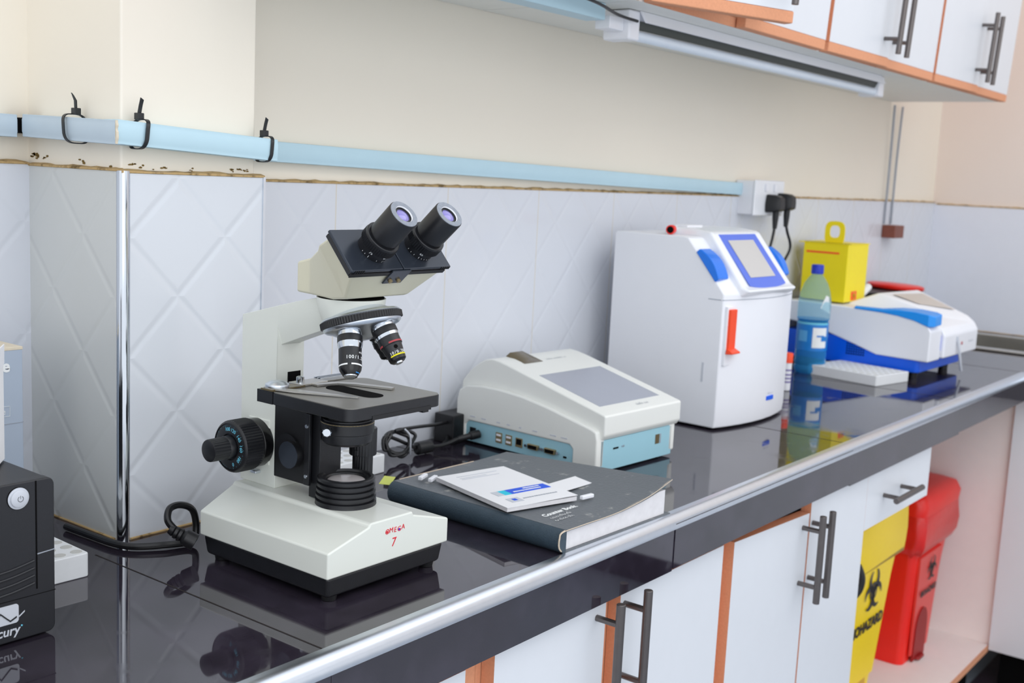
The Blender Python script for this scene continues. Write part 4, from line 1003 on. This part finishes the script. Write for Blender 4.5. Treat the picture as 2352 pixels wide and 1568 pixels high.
# power lead: plug, ferrite, coil and adapter as one thing
ld = thing('power_adapter', 'black mains adapter and coiled lead plugged into the side of the cream reader', 'power adapter', (1.3, 1.16, T))
MB().loft([[(0.095, .018, 0), (.175, .018, 0), (.175, .060, 0), (.095, .060, 0)], [(0.096, .019, .047), (.175, .019, .047), (.175, .060, .047), (.096, .060, .047)]]).build('adapter', M_black, ld, bevel=.002)
MB().lathe([(.0070, 0), (.0070, .016), (.0050, .018), (.0046, .034), (.0034, .040)], (.1195, -.016, .0205), (-.92, .34, -.13), 18).build('jack_plug', M_black, ld)
MB().tube([(.080, -.004, .016), (.062, .000, .011), (.045, .003, .009), (.028, .006, .010)], .0030, 8).build('lead', M_rubber, ld)
MB().lathe([(.006, 0), (.0095, .003), (.0098, .030), (.006, .033)], (.030, .006, .0105), (-1, .10, .0), 22).build('ferrite', M_black, ld)
import math as _m
pts = [(-.003, .010, .012)]
for k in range(4):
    for i in range(8):
        a = 2 * math.pi * i / 8 + 2.4
        pts.append((-.045 + (.026 + .003 * random.uniform(-1, 1)) * math.cos(a) + .004 * k * random.uniform(-.3, 1), .010 + .010 * math.sin(a * 1) * .8 + .003 * random.uniform(-1, 1), .026 + .016 * math.sin(a) + .004 * random.uniform(-1, 1) + .001 * k))
pts += [(-.02, .016, .044), (.02, .024, .040), (.06, .03, .036), (.096, .034, .034)]
MB().tube(pts, .0028, 8, sub=5).build('lead', M_rubber, ld)
MB().tube([(-.042, -.002, .050), (-.036, -.008, .040), (-.032, -.006, .020), (-.026, .0, .008)], .0014, 6).build('twist_tie', M_ltgrey, ld)
MB().tube([(.095, .030, .012), (.085, .022, .008), (.072, .02, .004)], .0028, 8).build('lead', M_rubber, ld)

# ------------------------------------------------------------------ big white analyser
ba = thing('blood_analyser', 'tall white benchtop analyser with blue framed sloping screen and orange tab', 'analyser', (1.8345, 0.9385, T), math.radians(-2))
BWd = .268
side = [(.002, .0035), (.0, .020), (.0, .246), (.004, .251), (.080, .3405), (.088, .3425), (.236, .3425), (.240, .338), (.240, .0035)]
mb = MB()
def bow(u): return -.020 * (1 - ((u - BWd / 2) / (BWd / 2)) ** 2)
us = [0, .03, .07, .11, .15, .19, .23, BWd]
mb.loft([[(u, v + (bow(u) if v < .01 else (bow(u) * .6 if v < .09 else 0)), z) for v, z in side] for u in us])
mb.build('case', M_white, ba, bevel=.006, seg=3, ang=28)
for u in (.03, .24):
    for v in (.03, .21): MB().lathe([(.012, 0), (.012, .004)], (u, v, 0), (0, 0, 1), 16).build('foot', M_black, ba)
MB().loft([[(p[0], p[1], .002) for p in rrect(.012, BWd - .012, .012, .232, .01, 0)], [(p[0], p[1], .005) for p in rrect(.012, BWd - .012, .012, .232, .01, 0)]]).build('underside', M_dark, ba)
# raised screen block down the middle
sl = Vector((0, .076, .0895)).normalized(); nrm = Vector((0, -.0895, .076)).normalized()
def sc(u, d, h): # d along slope from knee, h above slope plane
    p = Vector((0, .004 - .012, .251)) + sl * d + nrm * h; return (u, p.y, p.z)
u0, u1 = .040, .230
mb = MB()
def ringb(d, h, a, b): return [sc(a, d, -.016), sc(b, d, -.016), sc(b, d, h), sc(a, d, h)]
mb.loft([[(u0 + .004, -.016, .240), (u1 - .004, -.016, .240), (u1 - .002, -.030, .252), (u0 + .002, -.030, .252)], ringb(.0, .010, u0, u1), ringb(.120, .014, u0 + .003, u1 - .003), [(u0 + .004, .090, .338), (u1 - .004, .090, .338), (u1 - .006, .098, .356), (u0 + .006, .098, .356)], [(u0 + .004, .16, .338), (u1 - .004, .16, .338), (u1 - .006, .16, .356), (u0 + .006, .16, .356)]])
blk = mb.build('screen_block', M_whitesh, ba, bevel=.006, seg=3, ang=25)
def quad_sc(a, b, d0, d1, h, m_, nm, par, curve=0.0):
    vs = []; n = 10
    for k in (0, .0012):
        for i in range(n + 1):
            u = a + (b - a) * i / n; cv = curve * (1 - ((2 * i / n) - 1) ** 2); vs.append(sc(u, d0 - cv, h + k)); vs.append(sc(u, d1, h + k + .0012))
    q = 2 * (n + 1); fs = []
    for i in range(n): fs += [(q + 2 * i, q + 2 * i + 2, q + 2 * i + 3, q + 2 * i + 1)]
    for i in range(n): fs += [(2 * i, 2 * i + 1, 2 * i + 3, 2 * i + 2)]
    for i in range(n): fs += [(2 * i, 2 * i + 2, q + 2 * i + 2, q + 2 * i), (2 * i + 1, q + 2 * i + 1, q + 2 * i + 3, 2 * i + 3)]
    fs += [(0, q, q + 1, 1), (2 * n, 2 * n + 1, q + 2 * n + 1, q + 2 * n)]
    return MB().faces(vs, fs).build(nm, m_, par, smooth=False)
fr_ = quad_sc(.062, .201, .001, .114, .0118, M_blue, 'screen_frame', ba, .007)
quad_sc(.081, .176, .0175, .0995, .0132, M_lcd2, 'screen', ba)
MB().box(u0 + .02, u0 + .075, .12, .15, .355, .360).build('top_tab', M_white, ba, bevel=.001)
# blue side grips curving over the shoulder
def grip(a, b):
    rings = []; n = 8
    for i in range(n + 1):
        t = i / n; dd = .022 + .066 * t
        hgt = .007 + .008 * math.sin(math.pi * t)
        p = Vector((0, .002, .251)) + sl * dd; q0 = p - nrm * .003; q1 = p + nrm * hgt
        rings.append([(a, q0.y, q0.z), (b, q0.y, q0.z), (b, q1.y, q1.z), (a, q1.y, q1.z)])
    return MB().loft(rings).build('blue_grip', M_blue2, ba, bevel=.0022, seg=2)
grip(-.003, .034); grip(BWd - .016, BWd + .004)
# shoulder line and orange tab in its slot
MB().box(-.0008, .003, .004, .03, .2350, .2362).build('seam', M_greyink, ba)
mb = MB(); rr = []
for u in us: rr.append([(u, bow(u) - .0006, .2350), (u, bow(u) + .002, .2350), (u, bow(u) + .002, .2362), (u, bow(u) - .0006, .2362)])
mb.loft(rr); mb.build('seam', M_greyink, ba)
def yb(u): return bow(u)
MB().box(.006, .036, yb(.02) - .0015, yb(.0205) + .004, .118, .224).build('slot', M_white, ba, bevel=.001)
MB().loft([[(.010, yb(.0205) - .0065, .146), (.033, yb(.0205) - .0065, .146), (.033, yb(.0205) + .003, .146), (.010, yb(.0205) + .003, .146)], [(.010, yb(.0205) - .0065, .219), (.033, yb(.0205) - .0065, .219), (.033, yb(.0205) + .003, .219), (.010, yb(.0205) + .003, .219)]]).build('orange_tab', M_orange, ba, bevel=.0015)
MB().loft([[(.006, yb(.0205) - .016, .1405), (.036, yb(.0205) - .016, .1405), (.036, yb(.0205) - .002, .1395), (.006, yb(.0205) - .002, .1395)], [(.006, yb(.0205) - .016, .1435), (.036, yb(.0205) - .016, .1435), (.034, yb(.0205) - .004, .1500), (.008, yb(.0205) - .004, .1500)]]).build('orange_tab', M_orange, ba, bevel=.001)
MB().box(.154, .182, bow(.168) - .0012, bow(.168) + .004, .0400, .0480).build('badge', M_blue3, ba)
scribble((.168, bow(.168) - .0012, .0535), (1, 0, 0), (0, 0, 1), .020, .0035, M_greyink, ba, seed=10)
MB().box(-.0006, .002, .030, .034, .085, .120).build('side_mark', M_ltgrey, ba)
# red capped tube lying on top of it
rt = thing('sample_tube', 'red capped tube lying on top of the tall white analyser', 'sample tube', (1.846, 1.062, T + .3510), math.radians(20))
MB().lathe([(.0080, 0), (.0085, .002), (.0085, .020), (.0070, .021)], (0, 0, .0005), (1, 0, 0), 24).build('cap', M_red, rt)
MB().lathe([(.0060, -.0005), (.0062, .0005)], (-.0003, 0, .0005), (1, 0, 0), 20).build('cap_hollow', M_dark, rt)
MB().lathe([(.0060, 0), (.0060, .06), (.003, .066)], (.020, 0, .0005), (1, 0, 0), 20).build('tube', M_white, rt)

# ------------------------------------------------------------------ vial with orange cap by the analyser
vi = thing('vial', 'upright vial with orange cap between the tall analyser and the water bottle', 'sample tube', (2.335, 1.030, T))
MB().lathe([(.008, 0), (.010, .002), (.010, .062)], (0, 0, 0), (0, 0, 1), 20).build('tube', M_white, vi)
MB().lathe([(.0112, 0), (.0112, .020), (.0105, .021)], (0, 0, .062), (0, 0, 1), 24).build('cap', M_orange, vi)
for z in (.018, .026, .034, .044): MB().lathe([(.0102, 0), (.0102, .004)], (0, 0, z), (0, 0, 1), 20, cap=False).build('printed_ring', mat('violet_print', (140, 130, 180)), vi)

# ------------------------------------------------------------------ water bottle
bo = thing('water_bottle', 'clear blue plastic water bottle with navy cap in front of the yellow box', 'bottle', (2.622, 1.100, T))
body = [(.020, .001), (.034, .0), (.0375, .006), (.038, .014), (.0355, .020), (.0378, .028), (.0360, .036), (.0372, .044), (.0365, .054)]
MB().lathe(body + [(.0365, .126), (.0383, .131)], (0, 0, 0), (0, 0, 1), 48, cap=False).build('lower_body', M_petblue, bo)
MB().lathe([(.0385, .131), (.0385, .165), (.0375, .178), (.0340, .196), (.0270, .216), (.0190, .228), (.0130, .236), (.0120, .240), (.0120, .252)], (0, 0, 0), (0, 0, 1), 48, cap=False).build('shoulder', M_pet, bo)
MB().lathe([(.0135, .238), (.0145, .239, 1), (.0145, .258, 1), (.0130, .260)], (0, 0, 0), (0, 0, 1), 60, rib=.0006).build('cap', M_capblue, bo)
MB().lathe([(.0371, .056), (.0371, .124)], (0, 0, 0), (0, 0, 1), 48, cap=False).build('label', M_label, bo)
def patch(a0, a1, z0, z1, r_, m_):
    n = 10; vs = []; fs = []
    for i in range(n + 1):
        a = math.radians(a0 + (a1 - a0) * i / n)
        vs += [(r_ * math.cos(a), r_ * math.sin(a), z0), (r_ * math.cos(a), r_ * math.sin(a), z1)]
    for i in range(n): fs.append((2 * i, 2 * i + 2, 2 * i + 3, 2 * i + 1))
    return MB().faces(vs, fs).build('label_print', m_, bo)
patch(205, 262, .064, .112, .0375, M_whitepr); patch(220, 250, .090, .094, .0378, M_label); patch(238, 262, .080, .092, .0379, M_label)
patch(150, 186, .078, .104, .0375, mat('light_blue_print', (90, 170, 226))); patch(132, 270, .119, .124, .0375, M_blueprint)
MB().faces([(-.018, -.0345, .190), (-.006, -.0372, .186), (-.0, -.0388, .146), (-.028, -.0275, .160)], [(0, 1, 2, 3)]).build('sticker', M_whitepr, bo)

# ------------------------------------------------------------------ white and blue analyser at the far end
wa = thing('spectro_analyser', 'low white analyser with blue base and blue lid handle at the far end', 'analyser', (2.722, 0.872, T), math.radians(-1))
MB().loft([rrect(.002, .308, .002, .345, .012, .018), rrect(.0, .310, .0, .347, .012, .085)]).build('base', M_blue3, wa, bevel=.002)
for u in (.05, .27):
    for v in (.03, .30): MB().lathe([(.011, 0), (.012, .019)], (u, v, 0), (0, 0, 1), 16).build('foot', M_black, wa)
# grille on side of base
mb = MB()
for i in range(8):
    for j in range(6): mb.box(-.0006, .001, .135 + i * .006, .138 + i * .006, .042 + j * .006, .045 + j * .006)
mb.build('grille', M_dark, wa)
# white shell, side profile
shp = [(-.022, .047), (-.022, .120), (-.014, .131), (.02, .146), (.06, .152), (.12, .155), (.20, .158), (.345, .160), (.345, .110), (.27, .100), (.22, .086), (.16, .068), (.105, .050)]
MB().prism(shp, 'x', -.004, .075).build('left_shell', M_white, wa, bevel=.004, seg=3, ang=28)
shp2 = [(-.030, .050), (-.030, .105), (-.020, .122), (.02, .143), (.345, .159), (.345, .060), (.10, .048)]
MB().prism(shp2, 'x', .079, .328).build('main_shell', M_white, wa, bevel=.005, seg=3, ang=28)
MB().box(.073, .081, -.012, .33, .052, .14).build('shell_gap', M_greyink, wa)
MB().box(.074, .0795, -.0205, -.010, .070, .105).build('blue_line', M_blue, wa)
# raised screen hump
MB().loft([[(.085, .02, .138), (.326, -.024, .120), (.326, .20, .150), (.060, .24, .150)], [(.100, .045, .166), (.322, -.004, .136), (.318, .13, .190), (.100, .15, .190)]]).build('display_hump', M_white, wa, bevel=.005, seg=3)
vs = []
for (s_, t_) in ((.12, .16), (.86, .14), (.86, .80), (.12, .80)):
    a = Vector((.100, .045, .166)); b = Vector((.322, -.004, .136)); c = Vector((.318, .13, .190)); d_ = Vector((.100, .15, .190))
    p = (a * (1 - s_) + b * s_) * (1 - t_) + (d_ * (1 - s_) + c * s_) * t_
    vs.append(tuple(p + Vector((0, -.0008, .0035))))
MB().faces(vs, [(0, 1, 2), (0, 2, 3)]).build('screen', mat('beige_display', (206, 196, 186), rough=.3), wa, smooth=False)
# blue lid handle along the left edge
rings = []
for (v, zt, zb_, u0_, u1_) in ((.168, .1600, .1545, -.0055, .004), (.10, .1600, .1525, -.0060, .006), (.060, .1640, .1490, -.0065, .030), (.02, .1640, .1420, -.0070, .045), (-.015, .1600, .1310, -.0070, .050), (-.027, .1560, .1310, .004, .050)):
    rings.append([(u0_, v, zt - .001), (u0_, v, zb_), (u1_, v, zb_ + .002), (u1_, v, zt + .003)])
MB().loft(rings).build('lid_handle', M_blue4, wa, bevel=.002, seg=2)
scribble((.275, -.0305, .080), (1, 0, 0), (0, 0, 1), .036, .0055, M_greyink, wa, seed=11)
MB().lathe([(.004, 0), (.004, .0015)], (.205, -.030, .078), (0, -1, 0), 16).build('status_lamp', M_redp, wa)
MB().tube([(.165, -.030, .098), (.168, -.036, .070), (.176, -.040, .035), (.184, -.042, .012)], .0035, 8).build('drain_tube', M_ltgrey, wa)
# yellow sharps box standing at the back on the analyser
yb_ = thing('sharps_box', 'yellow cardboard sharps box with ring handle behind the water bottle', 'sharps box', (2.752, 1.080, T + .1625))
MB().box(0, .136, 0, .116, 0, .142).build('carton', M_yellow, yb_, bevel=.0015)
mb = MB(); o_ = []; i_ = []
for k in range(32):
    a = 2 * math.pi * k / 32; c_, s_ = math.cos(a), math.sin(a)
    o_.append((math.copysign(abs(c_) ** .6, c_) * .026, math.copysign(abs(s_) ** .6, s_) * .030)); i_.append((math.copysign(abs(c_) ** .7, c_) * .013, .004 + math.copysign(abs(s_) ** .7, s_) * .015))
mb.loft([[(-.0012 + .034, .052 - y * 1, .168 + z) for y, z in q] for q in (o_,)] + [[(-.0012 + .034, .052 - y, .168 + z) for y, z in i_], [(.036, .052 - y, .168 + z) for y, z in i_], [(.036, .052 - y, .168 + z) for y, z in o_], [(-.0012 + .034, .052 - y, .168 + z) for y, z in o_]], cap=False)
mb.build('ring_handle', M_yellow, yb_)
MB().box(-.001, .141, -.001, .129, .1418, .1440).build('lid_flap', M_yellow, yb_)
MB().box(.01, .02, .0, .12, .1440, .1444).build('lid_gap', M_dark, yb_)
MB().box(-.0006, .0005, .022, .108, .118, .1225).build('printed_line', M_orange, yb_)
MB().box(.042, .078, -.0006, .0005, .004, .026).build('hazard_label', M_orange, yb_)
biohazard((.060, -.0010, .015), (1, 0, 0), (0, 0, 1), .010, M_yellowp, yb_)
# things lying behind the far analyser hump
rl = thing('round_lid', 'flat round red lid lying behind the far analyser', 'lid', (3.270, 1.135, T + .1680))
MB().lathe([(.075, 0), (.078, .003), (.078, .010), (.070, .013), (.02, .014)], (0, 0, 0), (.03, -.03, 1), 48).build('disc', M_red, rl, ang=50)
bc_ = thing('black_case', 'black flat case under the red round lid behind the far analyser', 'case', (3.11, 1.13, T))
MB().box(-.050, .25, -.03, .085, 0, .1675).build('case_body', M_black, bc_, bevel=.006)
wt_ = thing('white_tube', 'curved white tube end beside the yellow sharps box', 'tube', (2.905, 1.09, T + .161))
MB().tube([(-.004, .02, .006), (.012, .012, .012), (.030, .006, .024), (.046, .006, .030)], .010, 12).build('tube_body', M_whitesh, wt_)

# ------------------------------------------------------------------ bins
def bin_(name, label, x0, x1, xb0, xb1, yf, yd, ztop_, m_, film, zrim, fl_=1.0):
    r = thing(name, label, 'bin', ((x0 + x1) / 2, yf, ZB))
    cx = (x0 + x1) / 2; w2 = (x1 - x0) / 2; b0 = xb0 - cx; b1 = xb1 - cx; H = ztop_ - ZB; hr = zrim - ZB
    MB().loft([rrect(b0, b1, .012, yd - .02, .02, 0, 5), rrect(b0 * .3 + (-w2 + .02) * .7, b1 * .3 + (w2 - .02) * .7, .006, yd - .012, .022, hr * .7, 5), rrect(-w2 + .010, w2 - .012, .003, yd - .01, .024, hr, 5)]).build('body', m_, r, bevel=.002)
    n = 9; rings = []
    for k, (zz, ex) in enumerate(((hr - .052, .0), (hr - .030, .008 * fl_), (hr, .010 * fl_), (hr + .03, .007 * fl_), (hr + .052, .004 * fl_))):
        ring = rrect(-w2 - ex + .006, w2 + ex - .006, -.006 - ex, yd + ex - .008, .026, 0, 5)
        rings.append([(p[0] + random.uniform(-.0022, .0022), p[1] + random.uniform(-.0022, .0022), zz + (random.uniform(-.008, .008) if k == 0 else 0)) for p in ring])
    MB().loft(rings).build('liner', film, r, ang=80)
    MB().loft([rrect(-w2, w2, -.010 * fl_ - .001, yd, .028, hr + .048, 6), rrect(-w2 - .002, w2 + .002, -.012 * fl_ - .002, yd + .002, .028, H - .030, 6), rrect(-w2 + .006, w2 - .006, -.004, yd - .006, .028, H - .008, 6), rrect(-w2 + .03, w2 - .03, .02, yd - .03, .028, H, 6)]).build('lid', m_, r, bevel=.002, ang=50)
    return r, b0, b1, w2
M_recess_red = mat('shaded_red_plastic', (150, 8, 10), rough=.5)  # darker red: shade of the pedal recess put into the colour
rb, b0, b1, w2 = bin_('pedal_bin', 'red pedal bin with red liner, next to the yellow bin', 2.825, 3.125, 2.835, 3.015, .865, .26, T - .300, M_red, M_redfilm, T - .405)
def arch(par, cx, y, w_, h_, m_, nm, sl_=0.0):
    pts = [(cx - w_ / 2, 0.0)] + [(cx - w_ / 2 * math.cos(math.pi * i / 12), h_ * .6 + h_ * .4 * math.sin(math.pi * i / 12)) for i in range(13)] + [(cx + w_ / 2, 0.0)]
    MB().loft([[(p[0], y + sl_ * p[1] - .0016, .003 + p[1]) for p in pts], [(p[0], y + sl_ * p[1] + .004, .003 + p[1]) for p in pts]]).build(nm, m_, par)
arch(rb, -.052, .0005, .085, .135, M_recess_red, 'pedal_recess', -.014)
MB().loft([rrect(-.078, -.030, -.012, .012, .006, .004, 4), rrect(-.076, -.032, -.010, .012, .006, .011, 4)]).build('pedal', M_recess_red, rb, bevel=.002)
MB().loft([[(-.108, .0022, .02), (.02, .0022, .02), (.02, .008, .02), (-.108, .008, .02)], [(-.110, -.0016, .280), (.060, -.0016, .280), (.060, .006, .280), (-.110, .006, .280)]]).build('front_panel', mat('light_red_plastic', (226, 62, 56), rough=.3), rb, bevel=.001)
biohazard((-.016, -.0032, .235), (1, 0, 0), (0, -.015, 1), .034, M_black, rb)
text('BIOHAZARD', .021, M_black, (-.025, -.0026, .178), (1, 0, 0), (0, -.015, 1), rb, bold=.0008)
yb2, b0, b1, w2 = bin_('pedal_bin', 'yellow pedal bin with biohazard print, left of the red bin', 2.300, 2.665, 2.32, 2.515, .842, .30, T - .235, M_yellowbin, M_yellowbin, T - .330, 0.15)
biohazard((-.018, -.0035, .310), (1, 0, 0), (0, -.015, 1), .050, M_black, yb2)
text('BIOHAZARD', .034, M_black, (-.035, -.0015, .232), (1, 0, 0), (0, -.015, 1), yb2, bold=.0012)
MB().loft([[(-.150, .0035, .10), (.042, .0035, .10), (.042, .02, .10), (-.150, .02, .10)], [(-.160, -.0022, .375), (.105, -.0022, .375), (.105, .012, .375), (-.160, .012, .375)]]).build('front_panel', M_yellowbin, yb2, bevel=.001)
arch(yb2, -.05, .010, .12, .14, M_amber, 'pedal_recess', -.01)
MB().tube([(-.168, -.008, .335), (-.158, -.018, .355), (-.156, -.020, .380), (-.162, -.012, .405)], .010, 10).build('handle', M_black, yb2)
